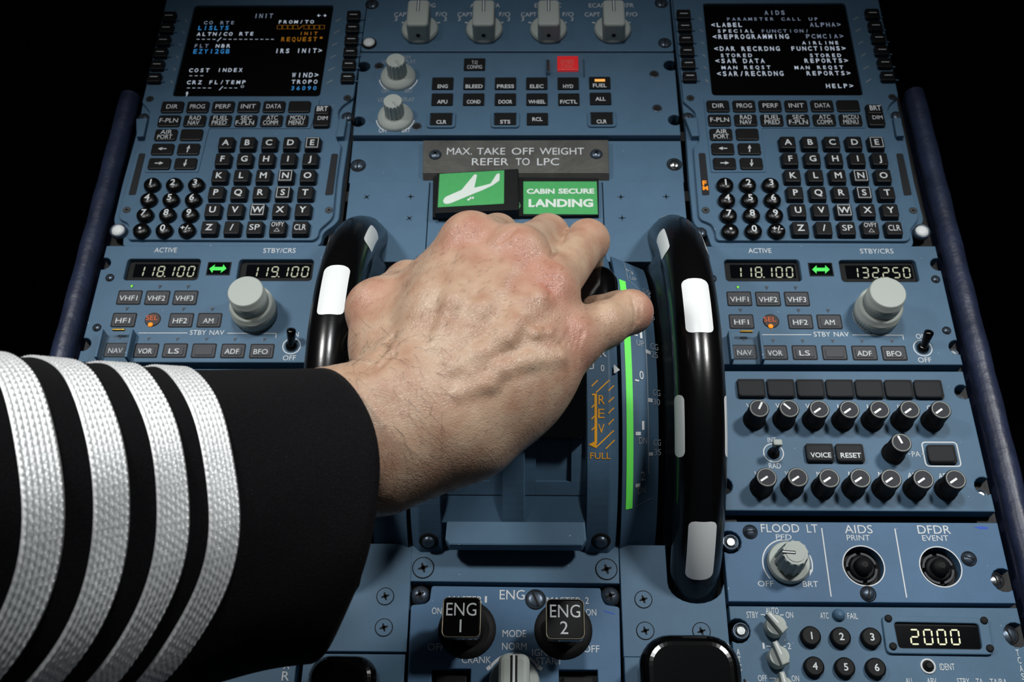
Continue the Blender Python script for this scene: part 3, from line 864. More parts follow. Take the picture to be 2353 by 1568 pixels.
fluted(f, 388, 512, f.wid(388, 512, 116), f.wid(388, 512, 60), .0165, -.95, root)
fluted(f, 370, 778, f.wid(370, 778, 118), f.wid(370, 778, 60), .0165, -.95, root)
def square(x, y, t, w=140, h=77, ty=14, guard=False, name='button'):
    mb = MB()
    mb.prism(f.rect(x, y, w, h, 0, 6), 0, .0012, 'matte_black', .0003)
    if t == 'T.O\nCONFIG':
        f.text(mb, 'T.O', x, y - 18, 22, 38, z=.0012); f.text(mb, 'CONFIG', x, y + 12, 23, 98, z=.0012)
    else: f.text(mb, t, x, y + ty, 24, 23 * len(t) - 2, z=.0012, bold=1)
    if t == 'FUEL':
        mb.flat(f.rect(x + 1, y - 21, 68, 16, .0012), .0014, 'lamp_amber_bar')
    if guard:
        o = f.rect(x, y + 4, 186, 104, 0, 22); i = f.rect(x, y + 2, 150, 82, 0, 8)
        g = MB(); g.prism([o, i], 0, .0016, 'blue_grey_paint', .0005); g.build('button_guard', root)
    mb.build(name, root)
for x, t in ((681, 'ENG'), (888, 'BLEED'), (1095, 'PRESS'), (1301, 'ELEC'), (1508, 'HYD')): square(x, 556, t)
square(1716, 552, 'FUEL', ty=12)
for x, t in ((678, 'APU'), (885, 'COND'), (1094, 'DOOR'), (1302, 'WHEEL'), (1512, 'F/CTL')): square(x, 661, t, ty=11)
square(1721, 656, 'ALL', ty=-3)
square(672, 793, 'CLR', guard=True, ty=12); square(1093, 792, 'STS', guard=True, ty=12); square(1305, 790, 'RCL', ty=-3); square(1729, 788, 'CLR', guard=True, ty=14)
square(891, 430, 'T.O\nCONFIG')
mb = MB(); mb.prism(f.rect(1505, 428, 138, 92, 0, 5), 0, .002, 'red_button', .0005)
f.text(mb, 'EMER', 1504, 408, 26, 86, 'red_print', .002); f.text(mb, 'CANC', 1504, 438, 26, 86, 'red_print', .002); mb.build('emergency_button', root, 'red button marked EMER CANC')
cc = f.p(1490, 425, .004); w2 = f.wid(1490, 425, 122); h2 = f.hgt(1490, 425, 60)
mb = MB()
for sx in (-1, 1):
    box(mb, cc.x + sx * w2 - .0006, cc.x + sx * w2 + .0006, cc.y - h2, cc.y + h2, 0, .0055, 'clear_plastic')
box(mb, cc.x - w2 + .001, cc.x + w2 - .001, cc.y - h2, cc.y + h2, .0045, .0057, 'clear_plastic', .0003)
mb.build('guard_cover', root, 'clear plastic flap over the red button')
mb = MB(); mb.tube([(cc.x - w2 + .001, cc.y + h2 * .5, .003), (cc.x - w2 + .001, cc.y - h2 * .7, .003)], .0012, 'steel', 10)
mb.build('hinge', root)
for x, y in ((262, 437), (510, 835), (2075, 490), (2095, 715)):
    c = f.p(x, y); mb = MB(); mb.lathe([(.0034, .0001), (.0032, .0004), (.0024, .0002)], c, 'dark_steel', 20, cap=False); mb.flat(circ(c.x, c.y, .0025, 16), .00025, 'void_black'); mb.build('screw', root)
for x, y in ((2190, 815), (150, 820)):
    c = f.p(x, y); cross_screw((c.x, c.y), .0034, -.005, 'dark_steel', ring=False).build('screw', root)

# ------------------------------------------------------------------ cover plates, placard, cabin sign
f = Fld(F7, S7)
c = f.p(1100, 200)
root = thing('cover_plate', 'blank blue grey plate carrying the metal take off weight placard', 'cover plate', (c.x, c.y, PT), 'blank cover plates')
mb = MB(); mb.prism(f.poly([(52, 305), (2172, 300), (2150, 40), (78, 40)]), PT, -.004, 'blue_grey_paint', .0005); mb.build('face_plate', root)
for x, y, mt in ((112, 197, 'dark_steel'), (2110, 190, 'steel')):
    c = f.p(x, y); slot_screw((c.x, c.y), f.wid(x, y, 40), -.004, mt, 1.5, .002).build('screw', root)
c = f.p(1107, 180)
plac = thing('placard', 'grey metal placard reading MAX. TAKE OFF WEIGHT REFER TO LPC', 'placard', (c.x, c.y, -.004))
mb = MB(); zp = .0005
q = f.poly([(523, 270), (1696, 270), (1690, 62), (527, 65)])
mb.prism(q, -.004, zp, 'placard_metal', .0003)
q2 = f.poly([(523, 292), (1697, 292), (1696, 268), (523, 268)])
mb.add([(q2[0][0], q2[0][1], -.004), (q2[1][0], q2[1][1], -.004), (q2[2][0], q2[2][1], zp), (q2[3][0], q2[3][1], zp)], [(0, 1, 2, 3)], 'placard_metal')
for t, x, w in (('MAX.', 755, 158), ('TAKE', 953, 178), ('OFF', 1153, 140), ('WEIGHT', 1398, 278)): f.text(mb, t, x, 131, 42, w, z=zp)
for t, x, w in (('REFER', 948, 230), ('TO', 1152, 88), ('LPC', 1312, 138)): f.text(mb, t, x, 197, 44, w, z=zp)
mb.build('plate', plac)
for x, y in ((603, 157), (1615, 153)):
    c = f.p(x, y); cross_screw((c.x, c.y), f.wid(x, y, 40), zp, 'dark_steel', .6, .0022, False).build('screw', plac)
for k, (q, marks, lab) in enumerate((
    ([(-20, 1500), (535, 1500), (566, 318), (65, 318)], ((170, 413), (447, 411), (438, 547)), 'blank blue grey plate with cross marks beside the left trim wheel'),
    ([(540, 1500), (1705, 1500), (1650, 318), (571, 318)], (), 'blank blue grey plate behind the hand below the green cabin sign'),
    ([(1711, 1500), (2260, 1500), (2163, 315), (1656, 318)], ((1770, 413), (2055, 411), (1778, 545)), 'blank blue grey plate with cross marks beside the right trim wheel'))):
    c = f.p(q[0][0] + 300, 500)
    root = thing('cover_plate', lab, 'cover plate', (c.x, c.y, PT), 'blank cover plates')
    y0 = 0.3525
    a, b = f.p(*q[3]), f.p(*q[2])
    x0 = a.x; x1 = b.x
    mb = MB(); mb.prism([(x0, y0), (x1, y0), (x1, b.y), (x0, a.y)], PT, -.001, 'blue_grey_paint', .0003); mb.build('face_plate', root)
    for x, y in marks:
        c = f.p(x, y); cross_mark((c.x, c.y), .0026, -.001, random.choice((0, .7))).build('screw', root)
c = f.p(1110, 420)
root = thing('cabin_sign', 'black holder with green aircraft card and green CABIN SECURE LANDING card', 'sign', (c.x, c.y, -.001))
mb = MB(); mb.prism(f.poly([(586, 556), (1630, 545), (1628, 312), (590, 300)]), -.001, .002, 'matte_black', .0006); mb.build('holder', root)
mb = MB(); zc = .0026
mb.prism(f.poly([(1155, 525), (1625, 527), (1618, 320), (1155, 320)], zc), .002, zc, 'card_green', .0002)
f.text(mb, 'CABIN', 1265, 383, 32, 175, 'card_white', zc, 2); f.text(mb, 'SECURE', 1489, 382, 32, 226, 'card_white', zc, 2); f.text(mb, 'LANDING', 1392, 457, 50, 406, 'card_white', zc, 2)
mb.build('landing_card', root, 'green card reading CABIN SECURE LANDING')
mb = MB(); zs = .008
mb.prism(roundpoly(f.poly([(596, 520), (1128, 498), (1126, 238), (612, 268)], zs), .0012), .002, zs, 'matte_black', .0008); sl = mb.build('slider', root)
mb = MB()
mb.prism(f.poly([(618, 485), (1034, 462), (1036, 252), (630, 275)], zs), zs, zs + .0003, 'card_green')
ac = [(652, 452), (655, 435), (668, 420), (695, 408), (768, 376), (845, 283), (853, 277), (863, 280), (864, 290), (848, 363), (900, 350), (950, 337), (988, 277), (1000, 272), (1008, 276), (1006, 318), (962, 349), (900, 378), (840, 402), (705, 458), (680, 465), (662, 463)]
mb.flat(roundpoly(f.poly(ac[::-1], zs), .0006, 2), zs + .00045, 'card_white')
for x, y in ((812, 437), (826, 427), (838, 426)): mb.flat(circ(*f.xy(x, y, zs), .0009, 8), zs + .00045, 'card_white')
mb.build('aircraft_card', sl, 'green card with white aircraft pictogram')
c = f.p(1105, 497); mb = MB(); mb.lathe([(.0036, .002), (.0036, .004), (.0032, .0055), (.002, .0066), (.0008, .007)], (c.x, c.y, 0), 'steel', 22); mb.build('screw', root)

# ------------------------------------------------------------------ audio panels
def audio_panel(off, label, full):
    f = Fld(F9, S9, off); c = f.p(1100, 560)
    root = thing('audio_panel', label, 'audio panel', (c.x, c.y, PT), 'audio panels')
    x1 = 0.2465 + off[0]; x0 = x1 - .1462
    y1 = f.p(1000, 42).y; y0 = f.p(1000, 1075).y; ins = .0028
    pts = [(x0, y0), (x1, y0), (x1, y1), (x0, y1)]
    bites = [(1, (x1 - ins, f.p(2035, 890).y), .0052), (1, (x1 - ins, f.p(1885, 195).y), .0046), (3, (x0 + ins, f.p(115, 190).y), .0046), (3, (x0 + ins, f.p(170, 888).y), .005)]
    mb = MB(); mb.prism(with_bites(pts, bites), PT, 0, 'blue_grey_paint', .0006)
    for t, x, y in (('VHF1', 365, 300), ('VHF2', 580, 300), ('VHF3', 800, 302), ('HF1', 1022, 306), ('HF2', 1240, 308), ('INT', 1465, 310), ('CAB', 1682, 315)): f.text(mb, t, x, y, 36, 30 * len(t))
    for t, x, y in (('VOR1', 420, 800), ('VOR2', 645, 800), ('MKR', 865, 804), ('ILS', 1100, 804), ('MLS', 1320, 806), ('ADF1', 1550, 812), ('ADF2', 1778, 816)): f.text(mb, t, x, y, 36, 28 * len(t))
    f.text(mb, 'INT', 492, 551, 36, 62); f.text(mb, 'RAD', 515, 742, 38, 88); f.text(mb, 'PA', 1556, 655, 38, 62)
    f.line(mb, [(1498, 655), (1513, 655)], 6); f.line(mb, [(1598, 655), (1613, 655)], 6); f.line(mb, [(948, 668), (960, 668)], 6)
    c = f.p(505, 646); mb.line(circ(c.x, c.y, f.wid(505, 646, 73)), .0006, .00012, 'white_print', closed=True)
    mb.line(f.rect(1742, 656, 258, 174, 0, 26), .0007, .00012, 'white_print', closed=True)
    mb.build('face_plate', root)
    def but(x, y, t='', w=198, h=118):
        mb = MB(); z = .0032
        mb.prism(f.rect(x - 4, y + 8, w + 4, h + 12, 0, 14), 0, z - .001, 'matte_black'); mb.prism(f.rect(x, y - 4, w, h, z, 26), z - .0014, z, 'audio_button', .0008)
        if t: f.text(mb, t, x + 8, y + 16, 36, 32 * len(t) - 8, z=z, bold=1)
        mb.build('button', root)
    for x in (342, 560, 778, 995, 1212, 1430, 1648): but(x, 170 + (x - 342) * .006)
    but(846, 646, 'VOICE'); but(1068, 648, 'RESET'); but(1745, 655)
    def vol(x, y, ang):
        zt = .0155; t = f.p(x, y, zt); mb = MB(); r = .0056
        mb.lathe([(r * 1.12, 0), (r * 1.12, .002), (r, .0022), (r, zt - .0005), (r * .95, zt)], (t.x, t.y, 0), 'black_plastic', 36)
        mb.lathe([(r * .86, zt + .00005), (r * .84, zt + .0001)], (t.x, t.y, 0), 'knob_top', 30)
        mb.lathe([(r * .88, zt + .0001), (r * .86, zt + .00025), (r * .82, zt + .0001)], (t.x, t.y, 0), 'knob_grey', 30, cap=False)
        o = Vector((t.x, t.y)); d = Vector((math.cos(ang), math.sin(ang)))
        mb.line([o - d * r * .1, o + d * r * .72], .0011, zt + .0003, 'white_mark'); mb.build('volume_knob', root)
    angs = (1.1, 2.35, 3.75, 3.75, 3.75, 3.75, 3.75)
    for k, (x, y) in enumerate(((400, 317), (622, 318), (845, 322), (1067, 325), (1290, 325), (1513, 325), (1742, 327))): vol(x, y, angs[k])
    for k, (x, y) in enumerate(((455, 825), (685, 825), (918, 832), (1148, 832), (1375, 835), (1612, 838), (1850, 840))): vol(x, y, 3.72)
    vol(1450, 570, 1.9)
    b = f.p(505, 650); t = f.p(535, 572, .0145); mb = MB()
    mb.lathe([(.0034, 0), (.003, .0022), (.0018, .003)], b, 'matte_black', 20)
    mb.tube([b + Vector((0, 0, .002)), t], [.0016, .0021], 'matte_black', 12)
    mb.prism(rrect(t.x, t.y, f.wid(535, 570, 66), .0036, .0008, 2), .0125, .0158, 'knob_grey', .0007); mb.build('toggle_switch', root, 'toggle with grey cap')
    for x, y, z in ((2040, 940, -.004), (1885, 235, -.005)):
        quarter_turn((x1 - .004, f.p(x, y).y), .003, z).build('fastener', root)
audio_panel((0, 0), 'blue grey audio panel with two rows of black knobs and VOICE and RESET buttons', True)

def plain(name, label, cat, x0, x1, y0, y1, group=None, extra=None, zt=0.0):
    root = thing(name, label, cat, ((x0 + x1) / 2, (y0 + y1) / 2, PT), group)
    mb = MB(); mb.prism([(x0, y0), (x1, y0), (x1, y1), (x0, y1)], PT, zt, 'blue_grey_paint', .0005)
    if extra: extra(mb)
    mb.build('face_plate', root)
    return root
XL1 = 0.2465 - .3693
audio_panel((-.3693, .0007), 'blue grey audio panel almost wholly under the black striped sleeve', True)
fa = Fld(F10, S10)

# ------------------------------------------------------------------ flood light panel
f = Fld(F10, S10); c = f.p(1150, 400)
root = thing('flood_light_panel', 'blue grey panel marked FLOOD LT, AIDS and DFDR with one fluted grey knob', 'flood light panel', (c.x, c.y, PT))
mb = MB()
x1 = 0.2462; x0 = x1 - .1462
y1 = f.p(1000, 97).y; y0 = f.p(1000, 690).y
pts = [(x0, y0), (x1, y0), (x1, y1), (x0, y1)]
bites = [(1, (x1 - .0035, f.p(2148, 525).y), .0062), (3, (x0 + .0035, f.p(190, 245).y), .0062)]
ring = [f.p(1170, 420), f.p(1738, 427)]
mb.prism([with_bites(pts, bites)] + [circ(q.x, q.y, .0104, 36) for q in ring], PT, 0, 'blue_paint', .0005)
for t, x, y, h, w in (('FLOOD', 553, 143, 60, 282), ('LT', 790, 145, 60, 80), ('PED', 580, 208, 38, 115), ('AIDS', 1131, 150, 60, 205), ('PRINT', 1130, 213, 40, 170), ('DFDR', 1688, 153, 60, 242), ('EVENT', 1698, 216, 40, 192), ('OFF', 447, 552, 40, 115), ('BRT', 778, 555, 42, 112)):
    f.text(mb, t, x, y, h, w)
f.line(mb, [(860, 142), (930, 648)], 9); f.line(mb, [(1400, 145), (1487, 655)], 9)
c = f.p(608, 402); r = f.wid(608, 402, 182)
mb.line(circ(c.x, c.y, r, 26, PI * 1.22, PI * .45), .0007, .00012, 'white_print'); mb.line(circ(c.x, c.y, r, 14, -.35, .35), .0007, .00012, 'white_print')
mb.flat(f.poly([(770, 448), (797, 448), (773, 497)][::-1]), .00014, 'white_print')
for q in ring: mb.line(circ(q.x, q.y, .0107, 40), .0006, .00012, 'white_print', closed=True)
mb.flat([f.xy(1985, 135), f.xy(2030, 150), f.xy(2085, 150), f.xy(2090, 135), f.xy(2035, 128)], .00008, 'blue_pen')
mb.build('face_plate', root)
for q in ring:
    mb = MB(); mb.lathe([(.0106, -.006), (.0085, -.0062)], (q.x, q.y, 0), 'matte_black', 30)
    for k in range(4):
        a = .25 + k * PI / 2
        mb.line(circ(q.x, q.y, .0076, 10, a, a + 1.25), .0011, -.0035, 'button_grey')
    mb.lathe([(.0066, -.006), (.0066, -.003), (.0058, -.0025)], (q.x, q.y, 0), 'matte_black', 30)
    mb.lathe([(.0046, -.003), (.0046, .0005), (.0036, .0022), (.0015, .003)], (q.x, q.y, 0), 'matte_black', 26)
    mb.flat(circ(q.x, q.y, .0005, 10), .0031, 'void_black'); mb.build('push_socket', root)
b = f.p(610, 404); mb = MB(); rf = f.wid(610, 404, 158)
mb.lathe([(rf * .97, 0), (rf, .0008), (rf, .003), (rf * .93, .0042)], b, 'knob_grey', 44)
zt = .0185; rb = .0064
mb.lathe([(rb * 1.18, .0042), (rb, zt - .0006), (rb * .96, zt)], b, 'knob_grey', 120, flute=(.05, 10, rb * .98), smooth=False)
mb.lathe([(rb * .78, zt + .0001), (rb * .76, zt + .0004)], b, 'knob_grey', 36); mb.build('knob', root, 'grey fluted knob')
mb = MB(); o = Vector((b.x, b.y)); mb.line([o + Vector((-rb * 1.05, .0004)), o + Vector((-.0001, -.0001))], .0017, zt + .0005, 'void_black'); mb.line([o + Vector((-rb * 1.05, .0004)), o + Vector((-.0004, -.0001))], .0007, zt + .0006, 'white_print'); mb.build('pointer', root)
for x, y, d, a in ((333, 170, 50, 0.05), (1945, 368, 52, -.3), (1203, 627, 54, 1.3)):
    c = f.p(x, y); slot_screw((c.x, c.y), f.wid(x, y, d) * .9, 0, 'dark_steel', a, .0018).build('screw', root)
c = f.p(190, 245); quarter_turn((c.x, c.y), .0034, .0).build('fastener', root)
c = f.p(2148, 525); slot_screw((c.x, c.y), .0036, -.001, 'steel', 1.9, .0016).build('fastener', root)

# ------------------------------------------------------------------ transponder panel
c = f.p(1250, 1000)
root = thing('transponder_panel', 'blue grey transponder panel with round number keys and display reading 2000', 'transponder panel', (c.x, c.y, PT))
mb = MB()
y1 = f.p(1000, 722).y; y0 = y1 - .083
pts = [(x0, y0), (x1, y0), (x1, y1), (x0, y1)]
bites = [(1, (x1 - .0035, f.p(2245, 930).y), .0062), (3, (x0 + .0035, f.p(265, 900).y), .0062)]
mb.prism(with_bites(pts, bites), PT, 0, 'blue_grey_paint', .0005)
for t, x, y, h, w in (('STBY', 349, 782, 46, 86), ('AUTO', 494, 752, 46, 95), ('ON', 622, 783, 44, 54), ('ATC', 880, 788, 44, 62), ('FAIL', 1088, 791, 44, 76), ('1', 432, 1010, 44, 14), ('2', 621, 1013, 44, 24),
                      ('OFF', 423, 1250, 44, 66), ('ON', 666, 1252, 44, 54), ('IDENT', 1786, 1166, 48, 110), ('ALL', 1508, 1272, 48, 56), ('ABV', 1672, 1273, 48, 70), ('STBY', 1905, 1275, 48, 90), ('TA', 2025, 1277, 48, 52), ('TA/RA', 2165, 1279, 48, 126)):
    f.text(mb, t, x, y, h, w)
for t, x, y in (('A', 245, 1056), ('T', 252, 1113), ('C', 258, 1171), ('T', 2305, 1062), ('C', 2318, 1118), ('A', 2332, 1178), ('S', 2345, 1238)): f.text(mb, t, x, y, 46, 24)
f.line(mb, [(412, 780), (435, 780), (458, 808)], 7); f.line(mb, [(553, 783), (580, 783)], 7); f.line(mb, [(452, 1014), (498, 1014)], 7); f.line(mb, [(578, 1014), (596, 1014)], 7); f.line(mb, [(475, 1250), (518, 1250), (528, 1285)], 7)
mb.build('face_plate', root)
for (bx, by, tx, ty, ang) in ((505, 880, 545, 822, 2.28), (528, 1108, 566, 1060, 1.95), (560, 1335, 598, 1290, 1.75)):
    zt = .0115; b = f.p(bx, by); mb = MB(); r = f.wid(bx, by, 76)
    mb.lathe([(r, 0), (r, .0066), (r * .94, .0072)], b, 'knob_grey', 36)
    d = Vector((math.cos(ang), math.sin(ang))); n = Vector((-d.y, d.x)); o = Vector((b.x, b.y))
    q = [o - d * r * .98 + n * r * .42, o - d * r * .98 - n * r * .42, o + d * r * 1.3 - n * r * .26, o + d * r * 1.3 + n * r * .26]
    mb.prism(q, .0055, zt, 'knob_grey', .0007)
    mb.line([o - d * r * .02, o + d * r * 1.15], .0006, zt + .0001, 'white_mark'); mb.build('selector_knob', root)
c = f.p(985, 785); mb = MB(); r = f.wid(985, 785, 47); mb.lathe([(r, 0), (r * .95, .0012), (r * .7, .0026), (r * .3, .0033)], c, 'blue_grey_paint', 26); mb.build('fail_light', root)
for t, x, y in (('1', 785, 935), ('2', 1006, 942), ('3', 1232, 945), ('4', 810, 1160), ('5', 1038, 1166), ('6', 1266, 1170), ('7', 836, 1392), ('0', 1068, 1396), ('C', 1300, 1400)):
    kz = .0036; p = f.p(x, y, kz); mb = MB(); r = f.wid(x, y, 72)
    mb.lathe([(r * 1.04, 0), (r * 1.02, kz - .0009), (r * .9, kz - .0001), (r * .8, kz)], (p.x, p.y, 0), 'matte_black', 34)
    f.text(mb, t, x + 2, y, 54, z=kz, bold=1); mb.build('number_key', root)
mb = MB(); out = roundpoly(f.poly([(1340, 1070), (2130, 1080), (2085, 805), (1300, 785)], .001), .0028); inn = roundpoly(f.poly([(1428, 1030), (2045, 1040), (2015, 850), (1390, 838)], .001), .002)
mb.prism([out, inn], 0, .0018, 'blue_grey_paint', .0006)
mb.flat(inn, .0002, 'void_black'); mb.flat(f.poly([(1432, 1022), (2035, 1032), (2008, 872), (1402, 862)]), .0004, 'glass_black')
seg7(mb, f, '2000', 1512, 1888, 888, 1004, 'led_bright', .0006, 4)
dsp = mb.build('display', root)
for x, y in ((1343, 815), (2047, 830), (1378, 1020), (2090, 1035)):
    c = f.p(x, y); mb = MB(); mb.lathe([(.0019, .0018), (.0018, .0026), (.0011, .0028)], (c.x, c.y, 0), 'void_black', 16); mb.build('screw', dsp)
c = f.p(1645, 1162); r = f.wid(1645, 1162, 57); mb = MB()
mb.lathe([(r, .0001), (r * .97, .0006), (r * .78, .0006), (r * .74, .0001)], c, 'white_print', 30, cap=False); mb.lathe([(r * .74, .0002), (r * .7, .0002)], c, 'void_black', 26)
mb.lathe([(r * .55, 0), (r * .52, .002), (r * .35, .0026)], c, 'matte_black', 24); mb.build('ident_button', root, 'round black button in white ring')
for x, y, mt in ((265, 900, 'steel'), (2245, 930, 'dark_steel'), (310, 1310, 'dark_steel')):
    c = f.p(x, y)
    (quarter_turn((c.x, c.y), .0034, 0) if mt == 'steel' else slot_screw((c.x, c.y), .004, -.001, mt, 1.9, .0014)).build('fastener', root)

# ------------------------------------------------------------------ engine panel and the plates round it
f = Fld(F11, S11)
c = f.p(1205, 850)
root = thing('engine_panel', 'blue engine panel with black ENG 1 and ENG 2 levers and grey mode knob', 'engine panel', (c.x, c.y, PT))
mb = MB()
out = [(606, 1180), (1798, 1180), (1785, 612), (1705, 600), (1685, 560), (1682, 508), (748, 496), (738, 575), (715, 595), (634, 602)]
mb.prism([roundpoly(f.poly(out), .0015), f.rect(855, 1010, 214, 110), f.rect(1558, 1016, 214, 110)], PT, 0, 'blue_paint', .0006)
for t, x, y, h, w in (('ENG', 1193, 546, 52, 138), ('MASTER', 935, 572, 34, 185), ('1', 1048, 572, 36, 12), ('MASTER', 1478, 577, 34, 190), ('2', 1606, 578, 36, 20), ('ON', 777, 635, 36, 54), ('ON', 1628, 643, 36, 58), ('OFF', 773, 834, 38, 92), ('OFF', 1630, 845, 38, 88),
                      ('MODE', 1205, 760, 38, 130), ('NORM', 1205, 831, 38, 135), ('CRANK', 996, 905, 37, 162), ('IGN/', 1353, 865, 38, 100), ('START', 1396, 912, 37, 146)): f.text(mb, t, x, y, h, w)
for x, y in ((944, 738), (1475, 742)):
    c = f.p(x, y); mb.line(circ(c.x, c.y, f.wid(x, y, 127), 44), .0009, .00012, 'white_print', closed=True)
c = f.p(1205, 1035); r = f.wid(1205, 1035, 158)
mb.line(circ(c.x, c.y, r, 24, PI * .19, PI * .81), .0014, .00012, 'white_print')
f.line(mb, [(1207, 868), (1207, 892)], 18)
for s in (-1, 1): f.line(mb, [(1205 + s * 128, 940), (1205 + s * 152, 958)], 20)
mb.flat([f.xy(1700, 632), f.xy(1760, 650), f.xy(1758, 656), f.xy(1702, 640)], .0001, 'blue_pen')
mb.build('face_plate', root)
for t, bx, by, tx, ty in (('1', 944, 738, 913, 670), ('2', 1475, 742, 1485, 680)):
    b = f.p(bx, by); zt = .026; tp = f.p(tx, ty, zt)
    mb = MB(); mb.lathe([(.0148, .0001), (.0144, .0006), (.0115, .0014)], b, 'matte_black', 36)
    mb.tube([b, b * .5 + tp * .5, Vector((tp.x, tp.y - .001, zt - .006))], [.0095, .0092, .0088], 'gloss_black', 28)
    mb.prism(f.rect(tx, ty, 208, 216, zt, 28), zt - .006, zt, 'gloss_black', .0006)
    lv = mb.build('master_lever', root, 'black square topped lever ENG ' + t)
    mb = MB()
    o = f.rect(tx, ty, 213, 221, zt, 30); i = f.rect(tx, ty, 203, 211, zt, 26)
    mb.prism([o, i], zt - .002, zt + .0004, 'trim_gold', .0002); mb.build('trim', lv, 'thin brass coloured rim')
    mb = MB()
    f.text(mb, 'ENG', tx, ty - 44, 70, 166, z=zt + .0001); f.text(mb, t, tx - 5, ty + 48, 70, z=zt + .0001); mb.build('lettering', lv, 'white ENG ' + t)
b = f.p(1205, 1040); mb = MB(); r = f.wid(1205, 1040, 140)
mb.lathe([(r * .97, 0), (r, .001), (r, .0035), (r * .93, .005)], b, 'knob_grey', 44)
mb.prism(rrect(b.x, b.y + r * .05, r * 1.22, r * 1.75, .004, 4), .004, .017, 'knob_grey', .003, seg=3); mb.build('mode_knob', root, 'grey knob with white pointer line')
mb = MB(); mb.line([(b.x, b.y - r * .7), (b.x, b.y + r * .82)], .0034, .0171, 'void_black'); mb.line([(b.x, b.y - r * .7), (b.x, b.y + r * .82)], .0012, .0172, 'white_print'); mb.build('pointer', root)
for x, y in ((855, 1010), (1558, 1016)):
    mb = MB(); mb.prism(f.rect(x, y, 222, 118), PT - .002, -.005, 'matte_black'); mb.prism(f.rect(x, y + 14, 170, 70), -.005, -.002, 'matte_black', .0006); mb.build('light_button', root)
for x, y in ((683, 542), (1735, 549)):
    c = f.p(x, y); cross_screw((c.x, c.y), .0047, -.003, 'dark_steel', .3, .003, True).build('screw', root)
c = f.p(1322, 572); slot_screw((c.x, c.y), .0043, 0, 'dark_steel', 2.0, .001).build('screw', root)
c = f.p(1200, 400)
root = thing('cover_plate', 'narrow blank blue grey plate between throttle quadrant and engine panel', 'cover plate', (c.x, c.y, PT), 'blank cover plates')
mb = MB(); q = f.poly([(632, 472), (1785, 485), (1783, 330), (637, 318)])
yt = .172
mb.prism([q[0], q[1], (q[2][0], yt), (q[3][0], yt)], PT, 0, 'blue_grey_paint', .0005); mb.build('face_plate', root)
for x, y in ((702, 397), (1713, 405)):
    c = f.p(x, y); cross_screw((c.x, c.y), .0054, 0, 'blue_grey_paint', .3).build('screw', root)
for sx, xs, ys, scr, lab in ((-1, (f.p(60, 860).x, f.p(618, 700).x), 866, ((493, 555), (485, 727), (183, 725)), 'blank blue grey plate with flush screws beside the black cuff'),
                         (1, (f.p(1800, 700).x, .0985), 884, ((1917, 572), (1927, 745), (2237, 748)), 'blank blue grey plate with flush screws below the right trim wheel')):
    root = thing('cover_plate', lab, 'cover plate', (sum(xs) / 2, .16, PT), 'blank cover plates')
    y0 = f.p(1200, ys).y
    if sx > 0: sl = [(.0655, .176), (.0655, .148)]
    cxw = CX + sx * .0945
    R0 = [(xs[0], y0), (xs[1], y0), (xs[1], .172), (xs[0], .172)]
    # slot for the trim wheel
    wx0, wx1, wy = cxw - .0145, cxw + .0145, .1415
    arc = [(cxw + .0145 * math.cos(a), .152 - .0108 * math.sin(a)) for a in [PI * k / 12 for k in range(13)]]
    if sx > 0: out = [R0[0], R0[1], (xs[1], .1515)] + [p for p in arc if p[0] < xs[1] - .001] + [(wx0, .172), R0[3]]
    else: out = [R0[0], R0[1], R0[2], (wx1, .172)] + arc + [(wx0, .172), (xs[0], .172)]
    mb = MB(); mb.prism(out, PT, 0, 'blue_grey_paint', .0004); mb.build('face_plate', root)
    for x, y in scr:
        c = f.p(x, y); cross_screw((c.x, c.y), .0043, 0, 'blue_grey_paint', .3).build('screw', root)
yb = .01
plain('cover_plate', 'blue grey plate under the black lever knob at lower left', 'cover plate', f.p(45, 872).x, f.p(602, 875).x, yb, f.p(300, 872).y, 'blank cover plates')
plain('cover_plate', 'blue grey plate under the large black lever knob at lower right', 'cover plate', f.p(1810, 890).x, .0985, yb, f.p(1900, 890).y, 'blank cover plates')
g = Fld(frame(600, 1360, 6.536), 6.536)
def xr(mb):
    g.text(mb, 'X', 385, 1098, 132, 100); g.text(mb, 'R', 368, 1270, 138, 110)
    g.text(mb, 'F', 395, 925, 132, 95); g.text(mb, 'D', 405, 755, 132, 95)
plain('transfer_panel', 'blue grey panel edge lettered X R under the black sleeve', 'panel', XL1 - .1462, g.p(520, 1200).x, yb, fa.p(1000, 97).y, extra=xr)
def handle(x, y, w, l, zt, label, rot=0.0, name='lever_knob'):
    root = thing(name, label, 'lever', (x, y, 0), 'black lever knobs')
    mb = MB()
    mb.tube([(x, y - .004, -.004), (x, y - .004, zt - .008)], [.009, .008], 'gloss_black', 20); mb.build('stem', root)
    mb = MB(); mb.prism(rrect(x, y, w, l, min(w, l) * .32, 8), zt - .015, zt, 'gloss_black', .006, seg=5, bottom=True); mb.build('grip', root)
q = P(782, 1566, .024); handle(q.x, q.y - .006, .0335, .038, .024, 'black lever knob on the plate left of the engine panel')
q = P(1588, 1540, .028); handle(q.x, q.y - .008, .048, .05, .030, 'large black lever knob right of the engine panel')

